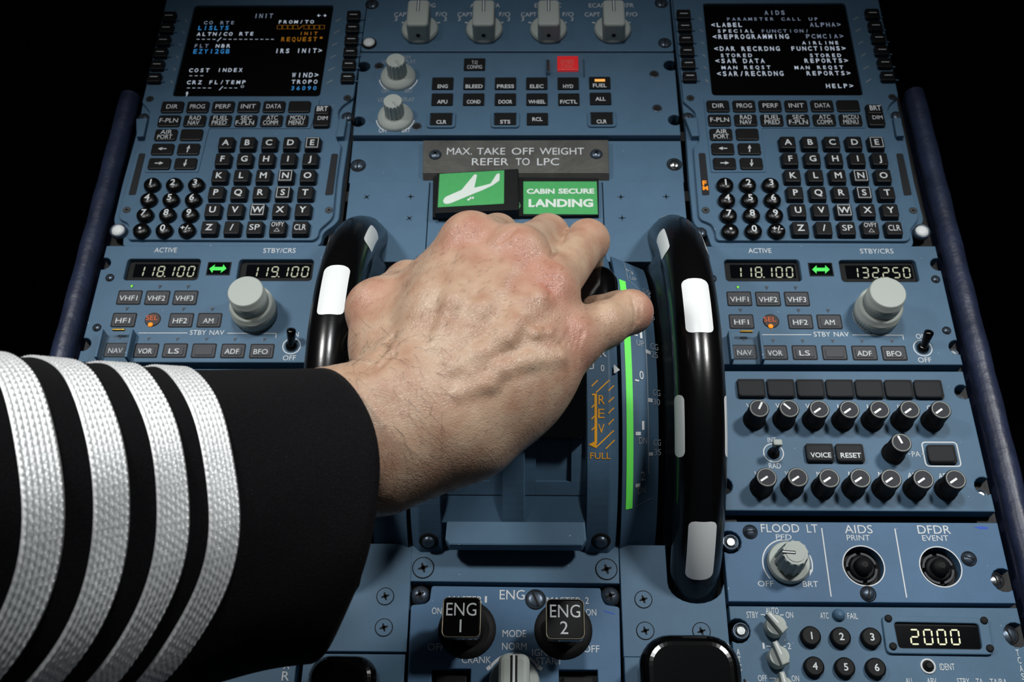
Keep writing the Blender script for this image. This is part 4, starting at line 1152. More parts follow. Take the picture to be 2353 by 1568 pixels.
# ------------------------------------------------------------------ throttle quadrant and trim wheels (both turn about one cross axis)
YC, ZC, RQ, RW = 0.2632, -0.054, 0.1100, 0.1318
def cyl(u, v, r):
    """where the sight line of a photo point meets the cylinder of radius r about the axis: (x, angle)"""
    d = ray(u, v)
    a = d.y ** 2 + d.z ** 2; b = 2 * (d.y * (0 - YC) + d.z * (CH - ZC)); c = YC ** 2 + (CH - ZC) ** 2 - r * r
    q = b * b - 4 * a * c
    t = (-b - math.sqrt(max(q, 0))) / (2 * a)
    return d.x * t, math.atan2(d.y * t - YC, CH + d.z * t - ZC)
def on(x, th, r): return (x, YC + r * math.sin(th), ZC + r * math.cos(th))
def arc_slab(mb, prof, t0, t1, m, n=48, ends=True):
    """sweep the closed outline prof of (x, r) from angle t0 to t1"""
    k = len(prof); vs = []; fs = []
    for i in range(n + 1):
        th = t0 + (t1 - t0) * i / n
        vs += [on(x, th, r) for x, r in prof]
    for i in range(n):
        for j in range(k):
            l = (j + 1) % k
            fs.append((i * k + j, i * k + l, (i + 1) * k + l, (i + 1) * k + j))
    if ends: fs += [tuple(range(k))[::-1], tuple(range(n * k, n * k + k))]
    mb.add(vs, fs, m)
TE = math.acos(-ZC / RQ)
root = thing('throttle_quadrant', 'curved blue grey throttle quadrant under the hand, with orange REV marks and green trim scale', 'throttle quadrant', (CX, YC, -.1))
hw = 0.0542
xr = cyl(1346, 1180, RQ)[0] - CX          # inner edge of the side plates
xc = (cyl(1210, 1150, RQ)[0] - cyl(1157, 1150, RQ)[0]) / 2
t_lip = cyl(1185, 1201, RQ)[1]
t_rec = cyl(1280, 1137, .106)[1]
mb = MB()
arc_slab(mb, [(CX - hw + .002, .04), (CX + hw - .002, .04), (CX + hw - .002, .1045), (CX - hw + .002, .1045)], -1.45, 1.2, 'quadrant_paint')
mb.build('core', root)
for s, nm in ((-1, 'side_plate'), (1, 'side_plate')):
    mb = MB()
    pr = [(xr, .098), (xr, RQ - .0006), (xr + .0006, RQ), (hw - .0052, RQ), (hw - .0042, RQ - .0003), (hw - .0004, RQ - .0034), (hw, RQ - .0042), (hw, .06), (hw - .003, .06), (hw - .003, .098)]
    pr = [(CX + s * x, r) for x, r in pr]
    arc_slab(mb, pr, -1.45, 1.2, 'quadrant_paint', 64)
    if s > 0:
        def cp(F, x, y, r): return cyl(*F(x, y), r)
        def ctext(mb, t, x, y, h, w, m, r=RQ, F=F12, rf=None, sl=0.0):
            X, th = cyl(*F(x, y), r); a0 = cyl(*F(x, y + h / 2), r); a1 = cyl(*F(x, y - h / 2), r)
            b0 = cyl(*F(x - w / 2, y), r); b1 = cyl(*F(x + w / 2, y), r)
            rr = rf or (lambda x: r)
            mb.text(t, X, th * r, (a1[1] - a0[1]) * r, m, lambda a, b: on(a, b / r, rr(a) + .00025), w=b1[0] - b0[0])
        def cline(mb, pts, wpx, m, r=RQ, F=F12, rf=None):
            q = [cyl(*F(*p), r) for p in pts]; dense = []
            for (x0, t0), (x1, t1) in zip(q, q[1:]):
                n = max(2, int(abs(t1 - t0) / .03))
                dense += [(x0 + (x1 - x0) * i / n, (t0 + (t1 - t0) * i / n) * r) for i in range(n)]
            dense.append((q[-1][0], q[-1][1] * r))
            w = abs(cyl(*F(pts[0][0] + wpx, pts[0][1]), r)[0] - cyl(*F(*pts[0]), r)[0])
            rr = rf or (lambda x: r)
            mb.line(dense, w, 0, m, mp=lambda a, b: on(a, b / r, rr(a) + .00025))
        def cpoly(mb, pts, m, r=RQ, F=F12):
            q = [cyl(*F(*p), r) for p in pts]
            mb.add([on(x, t, r + .00025) for x, t in q], [tuple(range(len(q)))], m)
        ctext(mb, 'R', 945, 618, 42, 40, 'white_print'); ctext(mb, 'O', 910, 618, 42, 40, 'white_print')
        ctext(mb, '0', 942, 702, 36, 20, 'white_print')
        cpoly(mb, [(1006, 680), (1006, 733), (1040, 713)], 'white_print')
        cline(mb, [(868, 706), (890, 704), (890, 655)], 6, 'white_print')
        for a, b in (((880, 805), (915, 770)), ((905, 840), (980, 770)), ((975, 830), (1006, 800)), ((975, 895), (1006, 865)), ((975, 957), (1006, 925)), ((975, 1020), (1006, 988)), ((906, 1147), (1006, 1052)), ((960, 1156), (1010, 1106)),
                     ((880, 925), (900, 905)), ((880, 990), (900, 968)), ((880, 1052), (900, 1032))): cline(mb, [a, b], 7, 'orange_print')
        cline(mb, [(903, 845), (904, 1125)], 15, 'orange_print'); cline(mb, [(882, 852), (904, 848)], 9, 'orange_print')
        cpoly(mb, [(862, 1132), (908, 1108), (908, 1153)], 'orange_print')
        for t, x, y in (('R', 937, 880), ('E', 935, 957), ('V', 935, 1042)): ctext(mb, t, x, y, 52, 36, 'orange_print')
        ctext(mb, 'FULL', 930, 1195, 36, 115, 'orange_print')
    mb.build(nm, root)
mb = MB()
arc_slab(mb, [(CX - xc, .098), (CX + xc, .098), (CX + xc, RQ - .0006), (CX + xc - .0006, RQ), (CX - xc + .0006, RQ), (CX - xc, RQ - .0006)], t_lip - .02, 1.2, 'quadrant_paint')
X, th = cyl(1204, 1018, RQ)
mb.add([on(X - .0015, th - .03, RQ + .0003), on(X + .0014, th - .03, RQ + .0003), on(X + .0014, th + .045, RQ + .0003), on(X - .003, th + .045, RQ + .0003)], [(0, 1, 2, 3)], 'yellow_print')
mb.build('center_rib', root)
for s in (-1, 1):                                     # pocket liners with a sunk window
    mb = MB()
    a, b = sorted((CX + s * xc, CX + s * xr))
    m0, m1 = a + (b - a) * .18, b - (b - a) * .24
    if s < 0: m0, m1 = a + (b - a) * .20, b - (b - a) * .2
    t0 = t_rec; t1 = cyl(1280, 1140, .106)[1] + .075
    for x0, x1, ta, tb in ((a, m0, t0, .9), (m1, b, t0, .9), (m0, m1, t0, t1)):
        arc_slab(mb, [(x0, .1), (x1, .1), (x1, .1068), (x0, .1068)], ta, tb, 'quadrant_paint', 24)
    mb.build('pocket_liner', root)
    mb = MB()                                         # ramp at the foot of the pocket
    yA = YC + RQ * math.sin(t_lip); zA = ZC + RQ * math.cos(t_lip)
    yB = YC + .1068 * math.sin(t_rec); zB = ZC + .1068 * math.cos(t_rec) - .0005
    mb.add([(a, yA, zA - .0005), (b, yA, zA - .0005), (b, yB, zB), (a, yB, zB), (a, yA, zA - .012), (b, yA, zA - .012)], [(0, 1, 2, 3), (0, 1, 5, 4)], 'quadrant_paint'); mb.build('ramp', root)
mb = MB()                                             # ledge across the foot
yA = YC + RQ * math.sin(t_lip); zA = ZC + RQ * math.cos(t_lip) + .0006
zl = .0165
q0 = P(1185, 1254, zl)
xL, xR = P(1022, 1254, zl).x, P(1348, 1254, zl).x
n0 = rrect(0, 0, xR - xL, 1, 0)
def lip(z_off, ins):
    pts = [(xL + ins + .0005, yA), (xR - ins - .0005, yA), (xR - ins, q0.y + .003), (xR - .0022 - ins, q0.y + ins), (xL + .0022 + ins, q0.y + ins), (xL + ins, q0.y + .003)]
    return [(x, y, zl + (y - q0.y) / (yA - q0.y) * (zA - zl) + z_off) for x, y in pts]
A, B, C_, D = lip(-.008, 0), lip(-.001, 0), lip(-.0003, .0003), lip(0, .001)
vs = A + B + C_ + D; fs = []
for r in range(3):
    for i in range(6): fs.append((r * 6 + i, r * 6 + (i + 1) % 6, (r + 1) * 6 + (i + 1) % 6, (r + 1) * 6 + i))
fs += [tuple(range(18, 24)), tuple(range(0, 6))[::-1]]
mb.add(vs, fs, 'blue_grey_paint'); mb.build('ledge', root)
for u in (985, 1381):                                 # screws at the foot of the side plates
    X, th = cyl(u, 1244, RQ); p = Vector(on(X, th, RQ)); ax = Vector((0, math.sin(th), math.cos(th)))
    mb = MB(); mb.lathe([(.0052, 0), (.0045, .0003)], p, 'void_black', 22, axis=ax); mb.lathe([(.0034, 0), (.0032, .0016), (.002, .0022)], p, 'dark_steel', 22, axis=ax); mb.build('screw', root)
# trim scales on both flanks
def rf_scale(x): return .1078 - max(0, (abs(x - CX) - .0562)) * .42
for s in (-1, 1):
    mb = MB(); A_ = [.0560, .0585, .0755]
    pr = [(CX + s * A_[0], .07), (CX + s * A_[0], rf_scale(CX + A_[0]) - .001)] + [(CX + s * x, rf_scale(CX + x)) for x in A_] + [(CX + s * A_[2], .07)]
    arc_slab(mb, pr, -1.25, .85, 'quadrant_paint', 64)
    g0 = cyl(1441, 700, .1075)[0] - CX; g0, g1 = .0582, .0618
    ta = cyl(1440, 643, .1068)[1]; tb = cyl(1455, 1171, .1068)[1]
    n = 40; vs = []; fs = []
    for i in range(n + 1):
        t = ta + (tb - ta) * i / n
        for x in (g0, g1): vs.append(on(CX + s * x, t, rf_scale(CX + x) + .00025))
    fs = [(2 * i, 2 * i + 1, 2 * i + 3, 2 * i + 2) for i in range(n)]
    mb.add(vs, fs, 'scale_green')
    if s > 0:
        rs = .1045
        rr = lambda x: rf_scale(x) + .0001
        for t, x, y, h, w in (('3', 1104, 158, 20, 24), ('UP', 1115, 190, 20, 40), ('CG', 1192, 236, 18, 46), ('10.5', 1185, 258, 20, 60), ('CG', 1215, 350, 22, 40), ('20', 1222, 388, 24, 34), ('1', 1160, 505, 44, 14), ('UP', 1155, 556, 34, 44), ('0', 1163, 738, 46, 24), ('1', 1172, 1024, 50, 14), ('DN', 1171, 1110, 38, 48), ('2', 1172, 1312, 50, 24), ('DN', 1163, 1392, 38, 46),
                           ('CG', 1238, 558, 36, 44), ('25', 1240, 606, 36, 38), ('CG', 1252, 830, 36, 44), ('30', 1252, 885, 36, 40), ('CG', 1256, 1125, 36, 42), ('35', 1258, 1182, 36, 40)): ctext(mb, t, x, y, h, w, 'dim_print' if t not in '012' else 'white_print', rs, rf=rr)
        for a, b, w in (((1070, 145), (1090, 155), 5), ((1120, 515), (1140, 515), 5), ((1124, 770), (1148, 772), 5), ((1128, 1070), (1158, 1070), 10), ((1128, 1362), (1155, 1360), 10), ((1186, 593), (1216, 600), 12), ((1198, 875), (1228, 878), 12), ((1206, 1190), (1230, 1190), 10)):
            q = [cyl(*F12(*p), rs) for p in (a, b)]
            hh = w * .00009
            mb.add([on(q[0][0], q[0][1] - hh / rs, rr(q[0][0]) + .0002), on(q[1][0], q[1][1] - hh / rs, rr(q[1][0]) + .0002), on(q[1][0], q[1][1] + hh / rs, rr(q[1][0]) + .0002), on(q[0][0], q[0][1] + hh / rs, rr(q[0][0]) + .0002)], [(0, 1, 2, 3)], 'white_print')
        cline(mb, [(1060, 110), (1084, 205)], 3, 'dim_print', rs, rf=rr); cline(mb, [(1084, 207), (1180, 262)], 3, 'dim_print', rs, rf=rr)
        cline(mb, [(1160, 400), (1180, 480), (1192, 640), (1200, 850), (1203, 1100), (1205, 1300)], 4, 'dim_print', rs, rf=rr); cline(mb, [(1125, 1480), (1225, 1448)], 3, 'dim_print', rs, rf=rr)
    mb.build('trim_scale', root, 'curved scale with green band')
# thrust levers
def rbox(mb, c, sz, r, m, seg=5):
    bm = bmesh.new(); bmesh.ops.create_cube(bm, size=1.0)
    bmesh.ops.scale(bm, vec=Vector(sz), verts=bm.verts)
    bmesh.ops.bevel(bm, geom=list(bm.edges), offset=r, segments=seg, profile=0.5, affect='EDGES')
    bm.verts.ensure_lookup_table()
    mb.add([tuple(v.co + Vector(c)) for v in bm.verts], [[v.index for v in fc.verts] for fc in bm.faces], m, True); bm.free()
KX = {1: (CX + .0015, .0408), -1: (2 * CX - .0408, CX - .0015)}
for s in (-1, 1):
    a, b = sorted((CX + s * (xc + .0008), CX + s * (xr - .0008)))
    mb = MB()
    tb = cyl(1280, 1012, .106)[1]
    prf = [on(0, tb, .1072), on(0, tb + .02, .118), on(0, -.10, .140), on(0, .16, .142), on(0, .34, .108)]
    n = len(prf)
    vs = [(a, p[1], p[2]) for p in prf] + [(b, p[1], p[2]) for p in prf]
    mb.add(vs, [tuple(range(n))[::-1], tuple(range(n, 2 * n))] + [(i, (i + 1) % n, n + (i + 1) % n, n + i) for i in range(n)], 'gloss_black')
    lv = mb.build('thrust_lever', root, 'black thrust lever')
    mb = MB(); x0, x1 = KX[s]
    rbox(mb, ((x0 + x1) / 2, .2630, .0985), (x1 - x0, .030, .030), .0095, 'gloss_black', 6); mb.build('grip', lv, 'glossy black grip')
# trim wheels
def trim_wheel(s):
    root = thing('trim_wheel', 'glossy black trim wheel with white marks, %s' % ('partly hidden by the hand and sleeve' if s < 0 else 'standing clear right of the hand and green scale'), 'trim wheel', (CX + s * .0945, YC, ZC - RW), 'trim wheels')
    rt = .0130; xt, rc = .0942, RW - rt
    pr = [(.03, .086), (.086, .0786), (.0935, .0772), (.0985, .0775), (.1015, .0800), (.1040, .0828), (.1072, .0840), (.1100, .0835)]
    a0 = math.atan2(.1125 - rc, .0815 - xt)          # angle measured from +x in (x, r)
    for i in range(30):
        a = math.radians(205) - (math.radians(205) + math.radians(50)) * i / 29
        pr.append((rc + rt * math.sin(a), xt + rt * math.cos(a)))
    pr += [(.100, .1000), (.085, .0985), (.03, .0985)]
    mb = MB()
    mb.lathe([(r, s * x) for r, x in pr], (CX, YC, ZC), 'wheel_black', 128, axis=Vector((1, 0, 0)), cap=False)
    mb.build('rim', root)
    def mark(ta, tb, p0, p1):
        mb = MB(); n, k = 56, 20; vs = []; fs = []
        L = abs(tb - ta) * RW; Wd = abs(p1 - p0) * rt; rcn = min(.0036, Wd * .42)
        for i in range(n + 1):
            y = i / n * L; dy = min(y, L - y)
            e = 0 if dy > rcn else rcn - math.sqrt(max(0, rcn ** 2 - (rcn - dy) ** 2))
            th = ta + (tb - ta) * i / n
            for j in range(k + 1):
                w_ = e + (Wd - 2 * e) * j / k
                ph = p0 + (p1 - p0) * w_ / Wd
                r = rc + (rt + .0002) * math.cos(ph); x = xt + (rt + .0002) * math.sin(ph)
                vs.append(on(CX + s * x, th, r))
        for i in range(n):
            for j in range(k): fs.append((i * (k + 1) + j, i * (k + 1) + j + 1, (i + 1) * (k + 1) + j + 1, (i + 1) * (k + 1) + j))
        mb.add(vs, fs, 'white_mark', True); mb.build('mark', root, 'white reflective mark')
    c = []
    for va, vb in ((640, 764), (1203, 1330)): c.append((cyl(1600, vb, RW)[1], cyl(1600, va, RW)[1]))
    hl = (c[0][1] - c[0][0]) / 2; m1 = sum(c[0]) / 2; m2 = sum(c[1]) / 2; st = (m1 - m2) / 2
    off = 0 if s > 0 else math.radians(4.5)
    for k in range(-2, 5):
        m = m2 + st * k + off
        if k % 2 == 0: mark(m - hl, m + hl, -.56, .56)
        else:
            mark(m - hl * .95, m + hl * .95, -1.5, -.78); mark(m - hl * .95, m + hl * .95, .95, 1.5)
for s in (1, -1): trim_wheel(s)

# ------------------------------------------------------------------ the person: one continuous arm and hand, grown from a distance field
def PV(u, v, z): return np.array(P(u, v, z))
class Field:
    def __init__(self, lo, hi, h):
        self.lo = np.array(lo); self.h = h
        self.n = np.ceil((np.array(hi) - self.lo) / h).astype(int) + 1
        self.ax = [self.lo[i] + h * np.arange(self.n[i]) for i in range(3)]
        self.X = np.meshgrid(*self.ax, indexing='ij', sparse=True)
    def blank(self): return np.full(self.n, 0.05, dtype=np.float32)
    def cone(self, a, b, ra, rb, pad):
        """signed distance to a tapered capsule inside its padded box: (slices, values)"""
        a = np.array(a); b = np.array(b); m = max(ra, rb) + pad
        lo = np.minimum(a, b) - m; hi = np.maximum(a, b) + m
        i0 = np.clip(np.floor((lo - self.lo) / self.h).astype(int), 0, self.n); i1 = np.clip(np.ceil((hi - self.lo) / self.h).astype(int) + 1, 0, self.n)
        sl = tuple(slice(i0[k], i1[k]) for k in range(3))
        x, y, z = [self.X[k][tuple(sl[k] if j == k else slice(None) for j in range(3))] for k in range(3)]
        d = b - a; L2 = max(d @ d, 1e-12)
        t = np.clip(((x - a[0]) * d[0] + (y - a[1]) * d[1] + (z - a[2]) * d[2]) / L2, 0, 1)
        q = np.sqrt((x - a[0] - t * d[0]) ** 2 + (y - a[1] - t * d[1]) ** 2 + (z - a[2] - t * d[2]) ** 2) - (ra + (rb - ra) * t)
        return sl, q.astype(np.float32)
    def join(self, g, sl, q, k):
        a = g[sl]
        if k > 0:
            h = np.maximum(k - np.abs(a - q), 0) / k
            g[sl] = np.minimum(a, q) - h * h * k * 0.25
        else: g[sl] = np.minimum(a, q)
    def chain(self, g, pts, rads, k):
        for i in range(len(pts) - 1):
            sl, q = self.cone(pts[i], pts[i + 1], rads[i], rads[i + 1], 0.018); self.join(g, sl, q, k)
    def sample(self, g, p):
        f = (np.array(p) - self.lo) / self.h; i = np.floor(f).astype(int); t = f - i
        if (i < 0).any() or (i >= self.n - 1).any(): return 0.05
        c = g[i[0]:i[0] + 2, i[1]:i[1] + 2, i[2]:i[2] + 2]
        c = c[0] * (1 - t[0]) + c[1] * t[0]; c = c[0] * (1 - t[1]) + c[1] * t[1]
        return c[0] * (1 - t[2]) + c[1] * t[2]
    def hit(self, g, u, v):
        """first surface point on the sight line of a photo point"""
        d = np.array(ray(u, v)); d /= np.linalg.norm(d); o = np.array([0, 0, CH]); t = 0.28
        for _ in range(200):
            s = self.sample(g, o + d * t)
            if s < 0.0002: return o + d * t
            t += max(0.0004, min(s, 0.004))
            if t > 0.6: return None
    def nets(self, g):
        n = np.array(g.shape); ins = g < 0
        cells = [ins[i:n[0] - 1 + i, j:n[1] - 1 + j, k:n[2] - 1 + k] for i in (0, 1) for j in (0, 1) for k in (0, 1)]
        cnt = sum(c.astype(np.int8) for c in cells); act = (cnt > 0) & (cnt < 8)
        idx = np.full(act.shape, -1, dtype=np.int64); ci = np.argwhere(act); idx[act] = np.arange(len(ci))
        acc = np.zeros((len(ci), 3)); num = np.zeros(len(ci))
        cor = [(i, j, k) for i in (0, 1) for j in (0, 1) for k in (0, 1)]
        val = {c: g[ci[:, 0] + c[0], ci[:, 1] + c[1], ci[:, 2] + c[2]] for c in cor}
        for a in cor:
            for ax in range(3):
                if a[ax] == 0:
                    b = list(a); b[ax] = 1; b = tuple(b)
                    va, vb = val[a], val[b]; m = (va < 0) != (vb < 0)
                    t = np.where(m, va / np.where(m, va - vb, 1), 0)
                    p = np.array(a, float)[None, :] + t[:, None] * (np.array(b, float) - np.array(a, float))[None, :]
                    acc[m] += p[m]; num[m] += 1
        V = self.lo + self.h * (ci + acc / num[:, None])
        F = []
        for ax in range(3):
            s0 = [slice(None)] * 3; s1 = [slice(None)] * 3
            s0[ax] = slice(0, n[ax] - 1); s1[ax] = slice(1, n[ax])
            A = ins[tuple(s0)]; B = ins[tuple(s1)]
            e = np.argwhere(A != B); o1, o2 = [(1, 2), (2, 0), (0, 1)][ax]
            ok = (e[:, o1] > 0) & (e[:, o2] > 0) & (e[:, o1] < n[o1] - 1) & (e[:, o2] < n[o2] - 1)
            e = e[ok]; fl = A[tuple(e.T)]
            def at(d1, d2):
                q = e.copy(); q[:, o1] -= d1; q[:, o2] -= d2; return idx[tuple(q.T)]
            quad = np.stack([at(1, 1), at(0, 1), at(0, 0), at(1, 0)], 1)
            quad[~fl] = quad[~fl][:, ::-1]
            F.append(quad)
        return V, np.concatenate(F)
fd = Field((-0.175, 0.095, 0.055), (0.078, 0.325, 0.190), 0.00075)
g = fd.blank()
# wrist, palm and metacarpals
fd.chain(g, [PV(560, 1000, .146), PV(690, 980, .148), PV(800, 964, .151), PV(880, 956, .151), PV(940, 925, .150)], [.0185, .0185, .0190, .0184, .0165], .012)
fd.chain(g, [PV(560, 1090, .146), PV(690, 1082, .146), PV(880, 1064, .145), PV(1000, 1018, .145), PV(1085, 990, .146)], [.0200, .0187, .0175, .0158, .0155], .014)
fd.chain(g, [PV(640, 1025, .155), PV(960, 985, .150)], [.021, .0185], .014)
MCP = {'index': PV(1082, 556, .151), 'middle': PV(1188, 588, .156), 'ring': PV(1258, 668, .154), 'pinky': PV(1306, 786, .147)}
fd.chain(g, [PV(945, 900, .150), PV(1015, 725, .152), MCP['index']], [.0175, .0150, .0128], .014)
fd.chain(g, [PV(985, 925, .151), PV(1095, 745, .155), MCP['middle']], [.0180, .0150, .0130], .014)
fd.chain(g, [PV(1035, 955, .150), PV(1155, 805, .154), MCP['ring']], [.0180, .0150, .0126], .014)
fd.chain(g, [PV(1085, 990, .146), PV(1200, 885, .147), MCP['pinky']], [.0158, .0158, .0128], .014)
fd.chain(g, [PV(1095, 900, .150), PV(1150, 830, .152), PV(1205, 745, .1525)], [.0165, .0160, .0145], .014)
fd.chain(g, [PV(1085, 950, .149), PV(1150, 900, .150), PV(1215, 845, .151)], [.0165, .0168, .0150], .014)
# thumb side, its web and the ball of the thumb
fd.chain(g, [PV(915, 900, .144), PV(893, 800, .137), PV(868, 714, .132)], [.0170, .0150, .0137], .010)
th = fd.blank()
fd.chain(th, [PV(868, 714, .132), PV(938, 654, .107), PV(1010, 648, .088)], [.0132, .0106, .0092], .006)
fd.chain(g, [PV(918, 728, .127), PV(1040, 606, .137)], [.0125, .0125], .012)
fd.chain(g, [PV(930, 840, .136), PV(1005, 670, .141)], [.0140, .0135], .012)
# fingers: proximal, middle and end phalanx closing round the grips
def finger(pts, rads):
    q = fd.blank(); fd.chain(q, pts, rads, .004); return q
ipip, mpip, rpip, ppip = PV(1143, 539, .115), PV(1258, 542, .122), PV(1350, 554, .127), PV(1449, 717, .132)
fing = [finger([MCP['index'], ipip, ipip + [.003, .006, -.024], ipip + [.004, -.006, -.040]], [.0122, .0096, .0088, .0078]),
        finger([MCP['middle'], mpip, mpip + [.001, .006, -.026], mpip + [.001, -.007, -.042]], [.0122, .0099, .0090, .0080]),
        finger([MCP['ring'], rpip, rpip + [-.001, .003, -.024], rpip + [-.002, -.010, -.038]], [.0118, .0097, .0088, .0078]),
        finger([MCP['pinky'], PV(1385, 748, .141), ppip, ppip + np.array(FWD) * .018 + [-.003, .002, 0], ppip + np.array(FWD) * .026 + [-.014, .002, 0]], [.0122, .0098, .0093, .0080, .0070])]
allf = fing[0]
for q in fing[1:]: fd.join(allf, np.s_[:, :, :], q, .0022)
fd.join(allf, np.s_[:, :, :], th, .002)
fd.join(g, np.s_[:, :, :], allf, .0055)
# knuckles, wrist bone, tendons and veins raised from the skin
back = -np.array(FWD)
for p, r, o in ((MCP['index'], .0092, .0046), (MCP['middle'], .0094, .0046), (MCP['ring'], .0092, .0044), (MCP['pinky'], .0090, .0046)):
    sl, q = fd.cone(p + back * o, p + back * o + [.0005, 0, 0], r, r, .012); fd.join(g, sl, q, .006)
sl, q = fd.cone(PV(1005, 950, .1545), PV(1020, 962, .153), .0095, .0085, .012); fd.join(g, sl, q, .010)
g0 = g.copy()
def ridge(pts, r, up, k):
    W_ = []
    for (u, v) in pts:
        h_ = fd.hit(g0, u, v)
        if h_ is not None: W_.append(h_ - back * (r - up))
    if len(W_) > 1: fd.chain(g, W_, [r * .8] + [r] * (len(W_) - 2) + [r * .8], k)
ridge([(1010, 800), (1045, 700), (1078, 590)], .0030, .0002, .006)
ridge([(1040, 830), (1110, 715), (1175, 610)], .0030, .0005, .006)
ridge([(1085, 860), (1165, 770), (1240, 690)], .0030, .0005, .006)
ridge([(1233, 680), (1200, 694), (1184, 745), (1158, 784), (1100, 815), (1040, 852)], .0019, .0005, .0045)
ridge([(1285, 824), (1212, 832), (1150, 852), (1122, 884), (1060, 905)], .0020, .0001, .0045)
ridge([(1184, 745), (1225, 770), (1262, 765)], .0015, .0004, .003)
g1 = g.copy()
def groove(pts, r, up, k):
    """a crease pressed into the skin"""
    W_ = [fd.hit(g1, u, v) for u, v in pts]
    W_ = [w + back * up for w in W_ if w is not None]
    for a_, b_ in zip(W_, W_[1:]):
        sl, q = fd.cone(a_, b_, r, r, .006)
        a = g[sl]; b_n = -q; h = np.maximum(k - np.abs(a - b_n), 0) / k
        g[sl] = np.maximum(a, b_n) + h * h * k * 0.25
groove([(1304, 524), (1290, 553), (1275, 573), (1270, 590)], .0013, .0001, .0012)
groove([(1182, 526), (1166, 541), (1150, 552)], .0013, .0003, .0012)
groove([(824, 849), (850, 832), (876, 806), (900, 772)], .0016, .0007, .003)
groove([(834, 856), (868, 838), (900, 812)], .0013, .0007, .0025)
groove([(1452, 676), (1459, 700), (1462, 728), (1458, 752)], .0009, .0004, .0012)
groove([(1466, 690), (1472, 712), (1470, 738)], .0008, .0004, .0010)
for cx_, cy_, an in ((1258, 652, .9), (1318, 776, 1.2), (1190, 566, .6)):
    for o in (-16, -5, 6, 17):
        dx, dy = math.cos(an), -math.sin(an); ox, oy = -dy * o, dx * o
        groove([(cx_ + ox - dx * 20 + o * .3, cy_ + oy - dy * 20), (cx_ + ox, cy_ + oy + 2), (cx_ + ox + dx * 18, cy_ + oy - o * .2 + dy * 18)], .0008, .0005, .0010)
V, F = fd.nets(g)
# a little relaxation keeps the skin even
me = bpy.data.meshes.new('person')
me.from_pydata(V.tolist(), [], F.tolist())
bm = bmesh.new(); bm.from_mesh(me)
for _ in range(2): bmesh.ops.smooth_vert(bm, verts=bm.verts, factor=0.4, use_axis_x=True, use_axis_y=True, use_axis_z=True)
comp = []; seen = set()
bm.verts.ensure_lookup_table()
bm.normal_update()
bm.to_mesh(me); bm.free()
V = np.array([v.co for v in me.vertices])
red = np.zeros(len(V))
def blush(p, r, a):
    global red
    red += a * np.exp(-((V - np.array(p)) ** 2).sum(1) / (r * r))
for k, r, a in (('index', .014, .8), ('middle', .011, .8), ('ring', .011, 1.0), ('pinky', .012, 1.0)): blush(MCP[k] + back * .010, r, a)
blush(PV(868, 714, .140), .015, .7); blush(ppip + np.array([.007, -.002, .003]), .008, 1.0); blush(rpip + back * .008, .010, .45); blush(mpip + back * .008, .010, .35); blush(PV(1185, 690, .165), .02, .2)
at = me.attributes.new('redness', 'FLOAT', 'POINT'); at.data.foreach_set('value', np.clip(red, 0, 1).astype(np.float32))
me.polygons.foreach_set('use_smooth', [True] * len(me.polygons))
sk = bpy.data.materials.new('skin'); sk.use_nodes = True
nt = sk.node_tree; b = nt.nodes['Principled BSDF']
N = lambda t: nt.nodes.new(t)
tc = N('ShaderNodeTexCoord')
n1 = N('ShaderNodeTexNoise'); n1.inputs['Scale'].default_value = 95; n1.inputs['Detail'].default_value = 5
n2 = N('ShaderNodeTexNoise'); n2.inputs['Scale'].default_value = 650; n2.inputs['Detail'].default_value = 3
rp = N('ShaderNodeValToRGB'); rp.color_ramp.elements[0].position = .32; rp.color_ramp.elements[1].position = .70
rp.color_ramp.elements[0].color = lin((177, 139, 115)); rp.color_ramp.elements[1].color = lin((197, 171, 146))
att = N('ShaderNodeAttribute'); att.attribute_name = 'redness'
mx = N('ShaderNodeMix'); mx.data_type = 'RGBA'; mx.inputs[7].default_value = lin((178, 98, 86))
mm = N('ShaderNodeMath'); mm.operation = 'MULTIPLY'; mm.inputs[1].default_value = .62
L = nt.links.new
L(tc.outputs['Object'], n1.inputs['Vector']); L(tc.outputs['Object'], n2.inputs['Vector'])
L(n1.outputs['Fac'], rp.inputs['Fac']); L(att.outputs['Fac'], mm.inputs[0]); L(mm.outputs[0], mx.inputs[0]); L(rp.outputs['Color'], mx.inputs[6]); L(mx.outputs[2], b.inputs['Base Color'])
vo = N('ShaderNodeTexVoronoi'); vo.feature = 'DISTANCE_TO_EDGE'; vo.inputs['Scale'].default_value = 780
mp_ = N('ShaderNodeMapping'); mp_.inputs['Rotation'].default_value = (0.4, 0.2, .9); mp_.inputs['Scale'].default_value = (1, 1.9, 1)
L(tc.outputs['Object'], mp_.inputs['Vector']); L(mp_.outputs['Vector'], vo.inputs['Vector'])
ad = N('ShaderNodeMath'); ad.operation = 'MULTIPLY_ADD'; ad.inputs[1].default_value = 1.2
L(vo.outputs['Distance'], ad.inputs[0]); L(n2.outputs['Fac'], ad.inputs[2])
bp = N('ShaderNodeBump'); bp.inputs['Strength'].default_value = .38; bp.inputs['Distance'].default_value = .0005
L(ad.outputs[0], bp.inputs['Height']); L(bp.outputs['Normal'], b.inputs['Normal'])
b.inputs['Roughness'].default_value = .36; b.inputs['Specular IOR Level'].default_value = .5
b.inputs['Subsurface Weight'].default_value = .18; b.inputs['Subsurface Radius'].default_value = (1, .35, .2); b.inputs['Subsurface Scale'].default_value = .0025
MATS['skin'] = sk
me.materials.append(sk)
arm = bpy.data.objects.new('person', me); COL.objects.link(arm)
arm.location = (0, 0, Z0); WLOC['person'] = Vector((0, 0, Z0))
tag(arm, "person's bare hand gripping the thrust levers, arm in black sleeve with four silver braid stripes", 'person')

